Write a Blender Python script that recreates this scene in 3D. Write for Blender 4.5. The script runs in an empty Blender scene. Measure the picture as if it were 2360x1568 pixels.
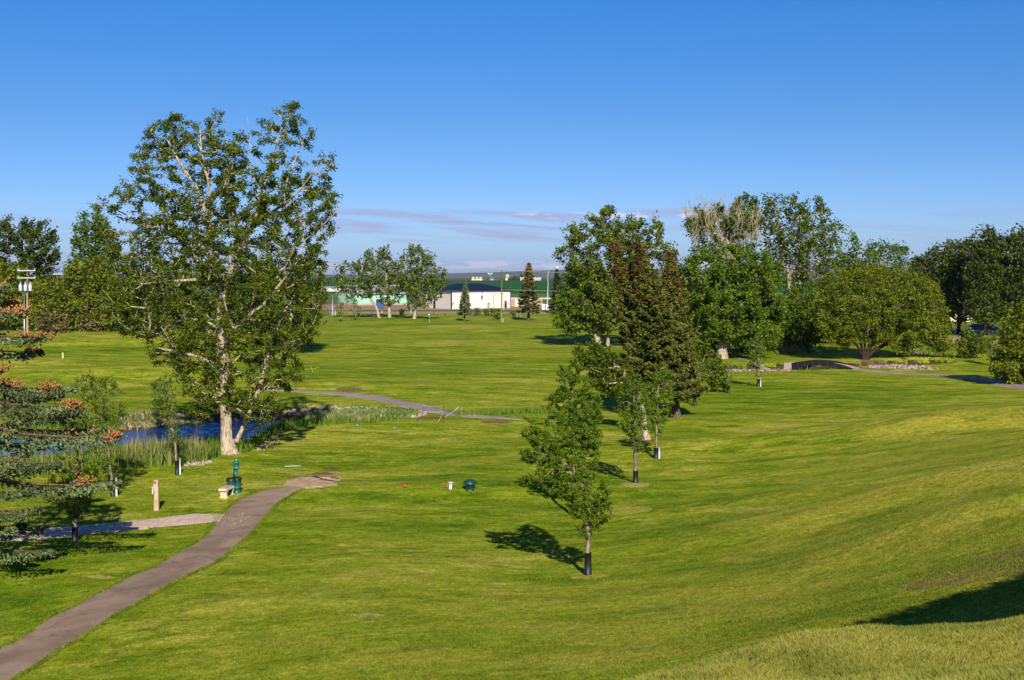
import bpy, math, random
import numpy as np
from mathutils import Vector
random.seed(7); RNG=np.random.default_rng(11)
sc=bpy.context.scene; COL=sc.collection
# ------------------------------------------------------------ camera / light
F=2849.0; CX,CY=1180.0,784.0; HZ=635.0; EYE=12.0
PITCH=math.atan((CY-HZ)/F); CP_,SP_=math.cos(PITCH),math.sin(PITCH)
cam=bpy.data.cameras.new('camera'); cam.lens=36*F/2360; cam.sensor_width=36; cam.clip_start=0.1; cam.clip_end=40000
co=bpy.data.objects.new('camera',cam); COL.objects.link(co); co.location=(0,0,EYE); co.rotation_euler=(math.pi/2-PITCH,0,0); sc.camera=co
SUN_EL=math.radians(31); SUN_AZ=math.radians(9)      # behind the camera, a little to the right
SD=Vector((math.sin(SUN_AZ)*math.cos(SUN_EL),-math.cos(SUN_AZ)*math.cos(SUN_EL),math.sin(SUN_EL)))
sl=bpy.data.lights.new('sun','SUN'); sl.energy=5.0; sl.angle=math.radians(.5); sl.color=(1,.92,.78)
so=bpy.data.objects.new('sun',sl); COL.objects.link(so); so.rotation_euler=SD.to_track_quat('Z','Y').to_euler()
sc.view_settings.view_transform='Standard'; sc.view_settings.look='None'; sc.view_settings.gamma=1; sc.view_settings.exposure=0.5
sc.cycles.max_bounces=6; sc.cycles.transparent_max_bounces=4; sc.cycles.diffuse_bounces=2; sc.cycles.glossy_bounces=2; sc.cycles.transmission_bounces=2
sc.cycles.sample_clamp_indirect=4
# ------------------------------------------------------------ node helpers
class NT:
    def __init__(s,nt): s.nt=nt; s.n=nt.nodes; s.l=nt.links
    def add(s,t,**k):
        n=s.n.new(t)
        ins=k.pop('ins',{})
        for a,b in k.items(): setattr(n,a,b)
        for a,b in ins.items(): s.set(n,a,b)
        return n
    def set(s,n,a,b):
        i=n.inputs[a]
        if hasattr(b,'is_linked') or isinstance(b,bpy.types.NodeSocket): s.l.new(b,i)
        else: i.default_value=b
    def math(s,op,a,b=0,c=None,clamp=False):
        n=s.add('ShaderNodeMath',operation=op,use_clamp=clamp); s.set(n,0,a); s.set(n,1,b)
        if c is not None: s.set(n,2,c)
        return n.outputs[0]
    def mix(s,f,a,b,bt='MIX'):
        n=s.add('ShaderNodeMix',data_type='RGBA',blend_type=bt); s.set(n,0,f); s.set(n,6,a); s.set(n,7,b); return n.outputs[2]
    def noise(s,vec,scale,detail=3,rough=.55,dist=0):
        n=s.add('ShaderNodeTexNoise'); s.set(n,'Vector',vec); n.inputs['Scale'].default_value=scale; n.inputs['Detail'].default_value=detail
        n.inputs['Roughness'].default_value=rough; n.inputs['Distortion'].default_value=dist; return n.outputs['Fac']
    def ramp(s,f,pts,interp='LINEAR'):
        n=s.add('ShaderNodeValToRGB'); s.set(n,0,f); e=n.color_ramp.elements; n.color_ramp.interpolation=interp
        while len(e)<len(pts): e.new(.5)
        for x,(p,c) in zip(e,pts): x.position=p; x.color=c if len(c)==4 else (*c,1)
        return n.outputs[0]
    def smooth(s,v,a,b,lo=0.,hi=1.):
        n=s.add('ShaderNodeMapRange',interpolation_type='SMOOTHSTEP'); s.set(n,0,v)
        n.inputs[1].default_value=a; n.inputs[2].default_value=b; n.inputs[3].default_value=lo; n.inputs[4].default_value=hi; return n.outputs[0]
def C(r,g,b): return (r,g,b,1)
def g1(v): return (v,v,v,1)
# ------------------------------------------------------------ world
w=bpy.data.worlds.new('World'); sc.world=w; w.use_nodes=True; T=NT(w.node_tree); w.node_tree.nodes.clear()
sky=T.add('ShaderNodeTexSky',sky_type='NISHITA',sun_disc=False,sun_elevation=SUN_EL,sun_rotation=math.pi-SUN_AZ,altitude=900,air_density=1.0,dust_density=.3,ozone_density=2.0)
tc=T.add('ShaderNodeTexCoord'); sep=T.add('ShaderNodeSeparateXYZ'); T.l.new(tc.outputs['Generated'],sep.inputs[0])
X,Y,Z=sep.outputs
hs=T.add('ShaderNodeHueSaturation',ins={'Color':sky.outputs[0],'Saturation':1.25})
tint=T.ramp(T.math('MULTIPLY',Z,1.0),[(0.0,C(.42,.57,1.30)),(.03,C(.48,.65,1.14)),(.12,C(.41,.62,.97)),(.25,C(.28,.69,1.09)),(.5,C(.30,.58,1.05)),(1.0,C(.6,.8,1.0))])
skyc=T.mix(1.0,hs.outputs[0],tint,'MULTIPLY')
az=T.math('DIVIDE',X,T.math('MAXIMUM',Y,.05))
cmb=T.add('ShaderNodeCombineXYZ'); T.set(cmb,0,T.math('MULTIPLY',az,5.5)); T.set(cmb,1,T.math('ADD',T.math('MULTIPLY',Z,95.),T.math('MULTIPLY',az,6.5)))
n1=T.noise(cmb.outputs[0],1.0,5,.55,.4)
band=T.math('MULTIPLY',T.smooth(Z,.0235,.031),T.smooth(Z,.0555,.0495))
lat=T.math('MULTIPLY',T.smooth(az,-.30,-.10,.25,1.),T.smooth(az,.42,.20,.35,1.))
c1=T.math('MULTIPLY',T.math('MULTIPLY',T.smooth(n1,.44,.60),band),lat)
skyc=T.mix(T.math('MULTIPLY',c1,.78),skyc,C(4.1,4.3,6.9))
cm2=T.add('ShaderNodeCombineXYZ'); T.set(cm2,0,T.math('MULTIPLY',az,22.)); T.set(cm2,1,T.math('MULTIPLY',Z,120.)); cm2.inputs[2].default_value=3.1
n2=T.noise(cm2.outputs[0],1.0,5,.6,.2)
puff=T.math('MULTIPLY',T.smooth(Z,.0445,.0465),T.smooth(Z,.0525,.048)); puff=T.math('MULTIPLY',puff,T.math('MULTIPLY',T.smooth(az,-.02,.03),T.smooth(az,.2,.14)))
p2=T.math('MULTIPLY',T.smooth(Z,.004,.0075),T.smooth(Z,.0135,.0095))
pm=T.math('MULTIPLY',T.smooth(n2,.49,.57),T.math('MAXIMUM',puff,p2))
skyc=T.mix(T.math('MULTIPLY',pm,.8),skyc,C(8.2,7.8,9.6))
bg=T.add('ShaderNodeBackground',ins={'Color':skyc,'Strength':.072}); ow=T.add('ShaderNodeOutputWorld'); T.l.new(bg.outputs[0],ow.inputs[0])
# ------------------------------------------------------------ projection
def ray(px,py):
    r=(np.asarray(px,float)-CX)/F; u=(CY-np.asarray(py,float))/F
    fy=CP_+u*SP_; fz=-SP_+u*CP_
    return r/fy, fz/fy        # dx/dy, dz/dy per metre of y
def PP(px,py,d):
    a,b=ray(px,py); return np.stack([a*d,np.broadcast_to(d,np.shape(a*d)),EYE+b*d],-1)
def project(x,y,z):
    dz=z-EYE; f=y*CP_-dz*SP_; u=y*SP_+dz*CP_; f=np.maximum(f,.01)
    return CX+F*x/f, CY-F*u/f
# ------------------------------------------------------------ terrain
_cp=[]
def cpz(px,py,z):
    a,b=ray(px,py); d=(z-EYE)/b; _cp.append((a*2,math.log(d),z))
def cpd(px,d,z): a,_=ray(px,1000); _cp.append((a*2,math.log(d),z))
for px in (-400,300,1180,2000,2800): cpd(px,2,10.4)
for px,z in ((-400,8.2),(300,8.4),(1180,8.9),(2000,9.3),(2800,9.8)): cpd(px,8,z)
for px,z in ((-400,5.0),(300,5.6),(900,6.3),(1180,6.7)): cpd(px,14,z)
for px,d,z in ((1530,13.0,7.72),(1700,14,7.62),(1850,15,7.5),(2000,16,7.2),(2200,17,7.0),(2360,17.5,6.9),(2600,18,7.5),(2900,18,7.8),(1850,12.5,7.95),(2360,13,7.78),(1600,11.5,8.15)): cpd(px,d,z)
for px,d,z in ((1530,14.6,6.5),(1700,15.6,6.4),(1850,16.7,6.3),(2100,18.2,6.1),(2360,19.3,6.0),(2800,21,6.3)): cpd(px,d,z)
for t in ((1530,1535,3.1),(1850,1435,3.6),(2100,1370,4.1),(2360,1335,4.8),(1180,1568,2.6),(600,1568,1.6),(0,1568,.6),(-400,1568,.4),(0,1400,.3),(-400,1350,.2),
  (400,1400,.8),(900,1400,1.6),(1355,1325,1.3),(1700,1400,2.7),(2000,1280,3.2),(2360,1240,4.9),(2800,1280,7),(1700,1200,1.2),(2000,1150,2.2),(2360,1090,4.1),(2800,1090,6),
  (1355,1150,.2),(1000,1150,.2),(500,1150,0),(100,1200,.1),(-300,1150,0),(2360,960,2.0),(2000,1000,.8),(2800,950,3),(1700,1000,.1),(1400,980,0),(1000,960,0),(500,1000,0),(0,1000,0),
  (1600,920,0),(2000,890,.1),(2360,890,.3),(2800,880,1)): cpz(*t)
for py in (850,760,700):
    for px in (-400,200,800,1400,2000,2800): cpz(px,py,0)
_cp=np.array(_cp); _n=len(_cp)
def _k(r2): return .5*r2*np.log(r2+1e-12)
_d2=((_cp[:,None,:2]-_cp[None,:,:2])**2).sum(-1)
_A=np.zeros((_n+3,_n+3)); _A[:_n,:_n]=_k(_d2)+np.eye(_n)*.002; _A[:_n,_n]=1; _A[:_n,_n+1:]=_cp[:,:2]; _A[_n,:_n]=1; _A[_n+1:,:_n]=_cp[:,:2].T
_W=np.linalg.solve(_A,np.r_[_cp[:,2],0,0,0])
def tps(x,y):
    yy=np.maximum(y,2.0); u=np.clip(x/yy,-.62,.62)*2; v=np.log(np.minimum(yy,400)); out=_W[_n]+_W[_n+1]*u+_W[_n+2]*v
    for i in range(_n): out=out+_W[i]*_k((u-_cp[i,0])**2+(v-_cp[i,1])**2)
    return out
_sn=[(random.uniform(0,6.28),random.uniform(7,26),random.uniform(0,6.28)) for _ in range(14)]
MOUNDS=[]          # (x,y,rx,ry,h)
WZ=-1.15; CZ=-.95
POND=[(-200,1085),(0,1080),(150,1070),(270,1052),(400,1042),(480,1040),(560,1040),(588,1020),(615,1000),(655,985),(720,977),(790,972),(780,968),(700,964),(560,968),(480,973),(400,983),(330,990),(270,997),(200,1003),(100,1008),(0,1012),(-200,1012)]
CREEK=[(1560,862),(1640,857.5),(1750,855.5),(1860,855),(1960,852),(2060,848.5),(2165,847.5),(2170,851.5),(2060,855),(1960,858),(1880,864),(1830,868),(1750,868.5),(1640,867),(1560,868)]
def poly_w(P,z):
    o=[]
    for px,py in P:
        a,b=ray(px,py); d=(z-EYE)/b; o.append((a*d,d))
    return np.array(o)
PONDW=poly_w(POND,WZ); CREEKW=poly_w(CREEK,CZ)
def sdist(P,x,y):
    x=np.asarray(x,float); y=np.asarray(y,float); d=np.full(x.shape,1e18); ins=np.zeros(x.shape,bool); n=len(P)
    for i in range(n):
        ax,ay=P[i]; bx,by=P[(i+1)%n]; ex,ey=bx-ax,by-ay
        t=np.clip(((x-ax)*ex+(y-ay)*ey)/(ex*ex+ey*ey+1e-12),0,1)
        d=np.minimum(d,(x-ax-t*ex)**2+(y-ay-t*ey)**2)
        c=((ay>y)!=(by>y))&(x<(bx-ax)*(y-ay)/(by-ay+1e-12)+ax); ins^=c
    d=np.sqrt(d); return np.where(ins,-d,d)
def ground(x,y,carve=True):
    x=np.asarray(x,float); y=np.asarray(y,float)
    d=np.hypot(x,y); z=tps(x,y)
    t=np.clip((y-150)/80,0,1); t=t*t*(3-2*t); z=z*(1-t)
    und=np.zeros_like(z)
    for th,L,ph in _sn: und=und+np.sin((x*math.cos(th)+y*math.sin(th)*.8)*6.283/L+ph)*(L/26)
    a=np.clip((y-24)/15,0,1)*np.clip((420-d)/150,0,1); z=z+und*.040*a
    for mx,my,rx,ry,h in MOUNDS: z=z+h*np.exp(-((x-mx)/rx)**2-((y-my)/ry)**2)
    if carve:
        for P,wz,k in ((PONDW,WZ,.55),(CREEKW,CZ,.5)):
            bx0,by0=P.min(0)-6; bx1,by1=P.max(0)+6
            m=(x>bx0)&(x<bx1)&(y>by0)&(y<by1)
            if m.any():
                s=sdist(P,x[m],y[m]); bank=wz+np.where(s>0,.02+s*k,np.maximum(s*.8,-1.0)); 
                zz=z[m]; z[m]=np.minimum(zz,np.where(s<5,bank,zz))
    return z
_ds=np.exp(np.linspace(math.log(4),math.log(9000),5000))
def at(px,py):
    a,b=ray(px,py); z=ground(a*_ds,_ds,False); r=EYE+b*_ds; h=np.nonzero(z>=r)[0]
    if len(h)==0: d=9000.
    else:
        i=max(h[0],1); e0=r[i-1]-z[i-1]; e1=r[i]-z[i]; t=e0/(e0-e1+1e-12); d=_ds[i-1]+t*(_ds[i]-_ds[i-1])
    X_=a*d; return np.array([X_,d,float(ground(np.array([X_]),np.array([d]))[0])])
def mound(px,py,rx,ry,h): p=at(px,py); MOUNDS.append((p[0],p[1],rx,ry,h))
_tm=[]
for t in ((1080,1135,9,3.2,.55),(860,985,12,5,.35),(230,800,24,13,2.0),(300,870,16,6,1.2),(60,850,16,9,1.3),(1500,760,30,22,.6),(840,893,12,7,.5),(1840,806,9,6,.75),(2060,812,9,9,.3),(880,738,14,9,.5),(2150,1130,9,3.2,.7),(1950,1010,15,4,.9),(2250,985,12,3.5,.9),(2300,1180,7,2.5,.6),(1800,1150,9,2.6,.4),(1150,760,30,10,.4),(2200,830,12,9,.5),(700,800,30,14,.5)):
    p=at(t[0],t[1]); _tm.append((p[0],p[1],*t[2:]))
MOUNDS+=_tm
# ------------------------------------------------------------ mesh helpers
def tag(o,label=None,cat=None,group=None,kind=None):
    for k,v in (('label',label),('category',cat),('group',group),('kind',kind)):
        if v: o[k]=v
    return o
def mesh(name,V,Fc,mats,parent=None,smooth=False,midx=None,tris=None):
    """V (n,3); Fc list of faces or (m,k) array"""
    me=bpy.data.meshes.new(name); V=np.asarray(V,np.float32).reshape(-1,3)
    if isinstance(Fc,np.ndarray):
        m,k=Fc.shape; me.vertices.add(len(V)); me.vertices.foreach_set('co',V.ravel()); me.loops.add(m*k); me.loops.foreach_set('vertex_index',Fc.astype(np.int32).ravel())
        me.polygons.add(m); me.polygons.foreach_set('loop_start',np.arange(0,m*k,k,dtype=np.int32)); me.polygons.foreach_set('loop_total',np.full(m,k,np.int32))
        if midx is not None: me.polygons.foreach_set('material_index',np.asarray(midx,np.int32))
        if smooth: me.polygons.foreach_set('use_smooth',np.ones(m,bool))
        me.update(calc_edges=True)
    else:
        me.from_pydata([tuple(map(float,v)) for v in V],[],Fc)
        if midx is not None: me.polygons.foreach_set('material_index',np.asarray(midx,np.int32))
        if smooth: me.polygons.foreach_set('use_smooth',np.ones(len(Fc),bool))
        me.update()
    for m_ in (mats if isinstance(mats,(list,tuple)) else [mats]): me.materials.append(m_)
    o=bpy.data.objects.new(name,me); COL.objects.link(o)
    if parent is not None: o.parent=parent
    return o
def empty(name,loc,label,cat,group=None,rz=0):
    o=bpy.data.objects.new(name,None); o.empty_display_size=.3; COL.objects.link(o); o.location=tuple(map(float,loc)); o.rotation_euler=(0,0,rz); return tag(o,label,cat,group)
class MB:
    def __init__(s): s.v=[]; s.f=[]; s.m=[]
    def box(s,x0,x1,y0,y1,z0,z1,m=0,tx=0,ty=0):
        b=len(s.v); s.v+=[(x0,y0,z0),(x1,y0,z0),(x1,y1,z0),(x0,y1,z0),(x0+tx,y0+ty,z1),(x1-tx,y0+ty,z1),(x1-tx,y1-ty,z1),(x0+tx,y1-ty,z1)]
        for f in ((0,3,2,1),(4,5,6,7),(0,1,5,4),(1,2,6,5),(2,3,7,6),(3,0,4,7)): s.f.append([b+i for i in f]); s.m.append(m)
        return s
    def tube(s,pts,rad,n=8,m=0,cap=True):
        pts=[Vector(p) for p in pts]; b=len(s.v); k=len(pts)
        if not hasattr(rad,'__len__'): rad=[rad]*k
        for i,p in enumerate(pts):
            t=(pts[min(i+1,k-1)]-pts[max(i-1,0)]).normalized(); ref=Vector((0,0,1)) if abs(t.z)<.9 else Vector((1,0,0))
            u=t.cross(ref).normalized(); v=t.cross(u)
            for j in range(n):
                a=6.28318*j/n; q=p+(u*math.cos(a)+v*math.sin(a))*rad[i]; s.v.append(tuple(q))
        for i in range(k-1):
            for j in range(n): s.f.append([b+i*n+j,b+i*n+(j+1)%n,b+(i+1)*n+(j+1)%n,b+(i+1)*n+j]); s.m.append(m)
        if cap: s.f.append([b+j for j in range(n)]); s.m.append(m); s.f.append([b+(k-1)*n+j for j in range(n)][::-1]); s.m.append(m)
        return s
    def lathe(s,prof,n=16,m=0,c=(0,0)):
        return s.tube([(c[0],c[1],z) for r,z in prof],[r for r,z in prof],n,m)
    def poly(s,pts,m=0):
        b=len(s.v); s.v+=[tuple(p) for p in pts]; s.f.append(list(range(b,b+len(pts)))); s.m.append(m); return s
    def prism(s,pts,y0,y1,m=0):
        b=len(s.v); n=len(pts); s.v+=[(x,y0,z) for x,z in pts]+[(x,y1,z) for x,z in pts]
        s.f.append(list(range(b,b+n))); s.f.append(list(range(b+2*n-1,b+n-1,-1))); s.m+=[m,m]
        for i in range(n): s.f.append([b+i,b+n+i,b+n+(i+1)%n,b+(i+1)%n]); s.m.append(m)
        return s
    def build(s,name,mats,parent=None,smooth=False): 
        o=mesh(name,np.array(s.v),s.f,mats,parent,smooth,s.m); 
        return o
def bevel(o,w=.01,seg=2):
    m=o.modifiers.new('bevel','BEVEL'); m.width=w; m.segments=seg; m.limit_method='ANGLE'; return o
# ------------------------------------------------------------ materials
def mat(name,rough=.8,spec=.3):
    m=bpy.data.materials.new(name); m.use_nodes=True; t=NT(m.node_tree); p=t.n['Principled BSDF']; p.inputs['Roughness'].default_value=rough; p.inputs['Specular IOR Level'].default_value=spec
    return m,t,p
def flat(name,c,rough=.7,spec=.3,var=.18,scale=6,bump=.0,metal=0):
    m,t,p=mat(name,rough,spec); tcn=t.add('ShaderNodeTexCoord').outputs['Object']
    n=t.noise(tcn,scale,4,.6); col=t.mix(t.smooth(n,.3,.7),C(*[x*(1-var) for x in c]),C(*[min(1,x*(1+var)) for x in c])); t.l.new(col,p.inputs['Base Color'])
    p.inputs['Metallic'].default_value=metal
    if bump: 
        b=t.add('ShaderNodeBump',ins={'Height':n,'Strength':bump,'Distance':.02}); t.l.new(b.outputs[0],p.inputs['Normal'])
    return m
def leafmat(name,c1,c2,trans=.35,spec=.10,rough=.6,c3=None):
    m=bpy.data.materials.new(name); m.use_nodes=True; t=NT(m.node_tree); p=t.n['Principled BSDF']; p.inputs['Roughness'].default_value=rough; p.inputs['Specular IOR Level'].default_value=spec
    g=t.add('ShaderNodeNewGeometry'); r=g.outputs['Random Per Island']; n=t.noise(g.outputs['Position'],.55,3,.6)
    f=t.math('ADD',t.math('MULTIPLY',r,.55),t.math('MULTIPLY',t.smooth(n,.35,.65),.45)); col=t.mix(f,C(*c1),C(*c2))
    if c3: col=t.mix(t.smooth(r,.93,.95),col,C(*c3))
    t.l.new(col,p.inputs['Base Color'])
    tr=t.add('ShaderNodeBsdfTranslucent'); t.l.new(t.mix(1.0,col,C(1.25,1.2,.55),'MULTIPLY'),tr.inputs[0])
    mx=t.add('ShaderNodeMixShader',ins={0:trans}); t.l.new(p.outputs[0],mx.inputs[1]); t.l.new(tr.outputs[0],mx.inputs[2]); t.l.new(mx.outputs[0],t.n['Material Output'].inputs[0]); return m
def barkmat(name,c1,c2,scale=3.0,bump=.6):
    m,t,p=mat(name,.9,.15); tcn=t.add('ShaderNodeNewGeometry').outputs['Position']
    mp=t.add('ShaderNodeMapping'); t.l.new(tcn,mp.inputs[0]); mp.inputs['Scale'].default_value=(3,3,.8)
    n=t.noise(mp.outputs[0],scale,5,.65,.5); col=t.mix(t.smooth(n,.38,.62),C(*c1),C(*c2)); t.l.new(col,p.inputs['Base Color'])
    b=t.add('ShaderNodeBump',ins={'Height':n,'Strength':bump,'Distance':.05}); t.l.new(b.outputs[0],p.inputs['Normal']); return m
BARK_P=barkmat('pale_bark',(.20,.15,.105),(.52,.42,.31)); BARK_D=barkmat('dark_bark',(.014,.010,.008),(.050,.036,.026)); BARK_Y=barkmat('grey_brown_bark',(.13,.095,.075),(.32,.25,.19)); BARK_B=barkmat('tan_dead_twigs',(.25,.19,.11),(.5,.40,.24)); BARK_R=barkmat('spruce_bark',(.07,.045,.03),(.17,.11,.07))
L_COT=leafmat('cottonwood_leaves',(0.024,0.05,0.003),(0.165,0.215,0.014)); L_ELM=leafmat('elm_leaves',(0.032,0.075,0.005),(0.19,0.27,0.015)); L_YNG=leafmat('young_elm_leaves',(0.03,0.072,0.005),(0.215,0.31,0.018))
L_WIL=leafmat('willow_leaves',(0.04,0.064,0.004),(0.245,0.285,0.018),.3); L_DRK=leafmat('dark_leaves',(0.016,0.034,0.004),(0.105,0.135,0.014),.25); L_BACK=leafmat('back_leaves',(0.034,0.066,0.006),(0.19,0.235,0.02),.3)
L_BUSH=leafmat('bush_leaves',(0.03,0.06,0.006),(0.16,0.21,0.02)); L_GREY=leafmat('greyish_shrub_leaves',(0.088,0.083,0.028),(0.300,0.237,0.091)); L_POP=leafmat('poplar_leaves',(0.03,0.075,0.009),(0.16,0.235,0.022))
N_BLUE=leafmat('blue_spruce_needles',(0.028,0.052,0.017),(0.215,0.265,0.1),.12,.2,.6); N_OLV=leafmat('spruce_needles',(0.02,0.032,0.005),(0.19,0.2,0.03),.12,.2,.6); N_DRK=leafmat('dark_needles',(.02,.032,.008),(.07,.085,.02),.1,.2,.6)
CONE_O=leafmat('orange_cones',(0.28,0.1,0.028),(0.46,0.21,0.075),.05,.2); CONE_R=leafmat('red_brown_cones',(.07,.022,.008),(.20,.075,.025),.05,.2)
# ground
def ground_material():
    m,t,p=mat('lawn',.95,.03); g=t.add('ShaderNodeNewGeometry').outputs['Position']
    mp=t.add('ShaderNodeMapping'); t.l.new(g,mp.inputs[0]); mp.inputs['Scale'].default_value=(.52,1,1); mp.inputs['Rotation'].default_value=(0,0,.12)
    a=t.noise(mp.outputs[0],.045,4,.6,.8); b=t.noise(mp.outputs[0],.33,5,.62,.6); c=t.noise(mp.outputs[0],1.6,5,.65,.3); d=t.noise(g,14.,4,.7)
    f=t.math('ADD',t.math('MULTIPLY',a,.34),t.math('ADD',t.math('MULTIPLY',b,.40),t.math('MULTIPLY',c,.38)))
    col=t.ramp(f,[(.42,C(.038,.092,.002)),(.50,C(.105,.170,.003)),(.58,C(.205,.245,.009)),(.67,C(.40,.35,.06))])
    # darker clover patches
    e=t.noise(mp.outputs[0],.8,5,.6,1.2); col=t.mix(t.smooth(e,.54,.66,0,.6),col,C(.030,.085,.002))
    y=t.noise(mp.outputs[0],.12,4,.65,1.5); col=t.mix(t.smooth(y,.52,.68,0,.45),col,C(.26,.255,.025))
    # mowing lines following the contours
    sp=t.add('ShaderNodeSeparateXYZ'); t.l.new(g,sp.inputs[0])
    wv=t.math('SINE',t.math('ADD',t.math('MULTIPLY',t.math('ADD',sp.outputs[1],t.math('MULTIPLY',sp.outputs[0],.35)),1.5),t.math('MULTIPLY',a,26.)))
    hz_=t.math('MULTIPLY',t.smooth(sp.outputs[2],.5,2.6),t.smooth(t.math('ADD',b,t.math('MULTIPLY',c,.5)),.62,.88,.25,.95)); col=t.mix(hz_,col,C(.34,.29,.035))
    col=t.mix(t.math('MULTIPLY',t.smooth(wv,.1,1),.20),col,C(.27,.34,.03)); col=t.mix(t.math('MULTIPLY',t.smooth(wv,-.3,-1),.20),col,C(.06,.13,.003))
    md=t.noise(g,4.0,4,.7); fine=t.math('MULTIPLY',t.smooth(d,.3,.75,.62,1.38),t.smooth(md,.32,.68,.72,1.32)); fc=t.add('ShaderNodeCombineColor'); [t.l.new(fine,fc.inputs[i]) for i in range(3)]
    col=t.mix(1.0,col,fc.outputs[0],'MULTIPLY')
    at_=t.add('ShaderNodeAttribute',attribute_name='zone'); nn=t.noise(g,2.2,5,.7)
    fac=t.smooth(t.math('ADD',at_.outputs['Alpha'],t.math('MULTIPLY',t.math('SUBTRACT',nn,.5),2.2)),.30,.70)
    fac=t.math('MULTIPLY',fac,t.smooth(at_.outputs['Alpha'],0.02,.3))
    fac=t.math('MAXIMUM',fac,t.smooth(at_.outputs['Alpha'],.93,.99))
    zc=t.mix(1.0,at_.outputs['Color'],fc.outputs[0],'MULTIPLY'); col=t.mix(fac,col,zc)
    t.l.new(col,p.inputs['Base Color'])
    h=t.math('ADD',t.math('MULTIPLY',c,1.5),t.math('MULTIPLY',d,.35)); bp=t.add('ShaderNodeBump',ins={'Height':h,'Strength':.55,'Distance':.10}); t.l.new(bp.outputs[0],p.inputs['Normal'])
    return m
M_LAWN=ground_material()
# ------------------------------------------------------------ ground sheet
def build_ground():
    rr=[1.5]
    while rr[-1]<14000: rr.append(rr[-1]*(1.0075 if rr[-1]<700 else 1.02))
    rr=np.array(rr); fine=np.radians(np.arange(-30,30.01,.11)); 
    th=np.concatenate([np.radians(np.arange(-180,-30,3.)),fine,np.radians(np.arange(33,180.1,3.))])
    R_,TH=np.meshgrid(rr,th,indexing='ij'); x=R_*np.sin(TH); y=R_*np.cos(TH); z=ground(x.ravel(),y.ravel()).reshape(x.shape)
    # far hills
    f=np.clip((R_-6000)/3500,0,1); f=f*f*(3-2*f); hh=34+9*np.sin(TH*9+1)+5*np.sin(TH*31)+18*np.clip((TH)/.12,-1,3); z=z+f*hh
    nr,nt=x.shape; V=np.stack([x,y,z],-1).reshape(-1,3); i=np.arange(nr-1)[:,None]*nt+np.arange(nt-1)[None]; Q=np.stack([i,i+1,i+nt+1,i+nt],-1).reshape(-1,4)
    c0=len(V); V=np.vstack([V,[[0,0,float(z[0].mean())]]]) ; Q=Q[:,::-1]
    o=mesh('ground',V,Q,M_LAWN,None,True); tag(o,kind='structure')
    col=np.zeros((len(V),4),np.float32)
    px,py=project(V[:,0],V[:,1],np.where(V[:,1]>300,0,V[:,2])); px[V[:,1]<3]=-9999
    X_,Y_=V[:,0],V[:,1]
    def put(mask,c,a=1.0): col[mask,:3]=c; col[mask,3]=a
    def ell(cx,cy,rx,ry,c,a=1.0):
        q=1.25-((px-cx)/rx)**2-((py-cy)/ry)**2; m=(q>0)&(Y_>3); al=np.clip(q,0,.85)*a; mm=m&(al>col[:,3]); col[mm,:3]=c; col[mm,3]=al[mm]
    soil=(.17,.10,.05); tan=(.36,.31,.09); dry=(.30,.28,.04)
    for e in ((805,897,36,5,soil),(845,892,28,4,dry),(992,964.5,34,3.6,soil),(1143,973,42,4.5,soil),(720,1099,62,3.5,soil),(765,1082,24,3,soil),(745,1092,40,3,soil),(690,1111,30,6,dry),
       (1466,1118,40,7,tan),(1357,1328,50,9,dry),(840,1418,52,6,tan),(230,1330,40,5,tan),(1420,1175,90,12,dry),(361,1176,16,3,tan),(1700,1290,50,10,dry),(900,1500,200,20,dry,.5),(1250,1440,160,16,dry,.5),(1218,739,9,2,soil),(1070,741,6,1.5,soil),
       (1490,1016,22,4,soil),(2010,833,40,4,soil),(540,1050,40,5,dry),(1050,752,90,3,dry),(2140,1130,70,12,dry,.6),(2000,1240,90,14,dry,.5),(100,1510,30,20,dry,.6),(235,1450,40,12,dry,.6),(2150,1010,170,12,dry,.55),(2290,1075,110,11,tan,.5),(2060,1060,120,9,dry,.5),(1850,1110,130,9,dry,.5),(1700,1175,160,10,tan,.45),(2200,1190,150,12,dry,.55),(2000,1330,150,14,dry,.5),(1600,1400,180,16,dry,.45),(950,1290,160,14,dry,.4),(600,1420,120,16,dry,.45),(1150,1220,120,9,dry,.4),(1300,1530,200,16,tan,.4),(760,1540,160,14,dry,.4)): ell(*e)  # broad mid-right dry bands paint the shading of rolling ground into the colour
    P=np.array([(2069,1354),(2132,1334),(2176,1310),(2246,1290),(2360,1262),(2500,1235),(2500,1290),(2360,1316),(2309,1329),(2214,1348),(2110,1362)],float)
    vis=(Y_>24)&(Y_<60); s=np.full(len(V),99.); s[vis]=sdist(P,px[vis],py[vis]); m=s<6; al=np.clip((8-s)/10,0,.9); put(m,(.20,.155,.04)); col[m,3]=al[m]
    # bank soil near water
    for Pw,wz in ((PONDW,WZ),(CREEKW,CZ)):
        b0,b1=Pw.min(0)-8,Pw.max(0)+8; m=(X_>b0[0])&(X_<b1[0])&(Y_>b0[1])&(Y_<b1[1]); s=np.full(len(V),99.); s[m]=sdist(Pw,X_[m],Y_[m]); k=s<1.4; put(k,(.055,.045,.022)); 
    # farmland by distance
    far=(Y_>360)
    put(far&(py<723.5)&(py>718.5),(.30,.24,.17)); put(far&(py<=718.5)&(py>715),(.09,.13,.02)); put(far&(py<=715)&(py>702),(.32,.20,.13)); put(far&(py<=702)&(py>690),(.11,.14,.035))
    put(far&(py<=690)&(py>687.5),(.10,.07,.055)); put(far&(py<=687.5)&(py>677),(.10,.155,.025)); put(far&(py<=677)&(py>646.5),(.022,.095,.012)); 
    k=far&(py<=664)&(py>661); put(k,(.035,.115,.015)); 
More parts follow.
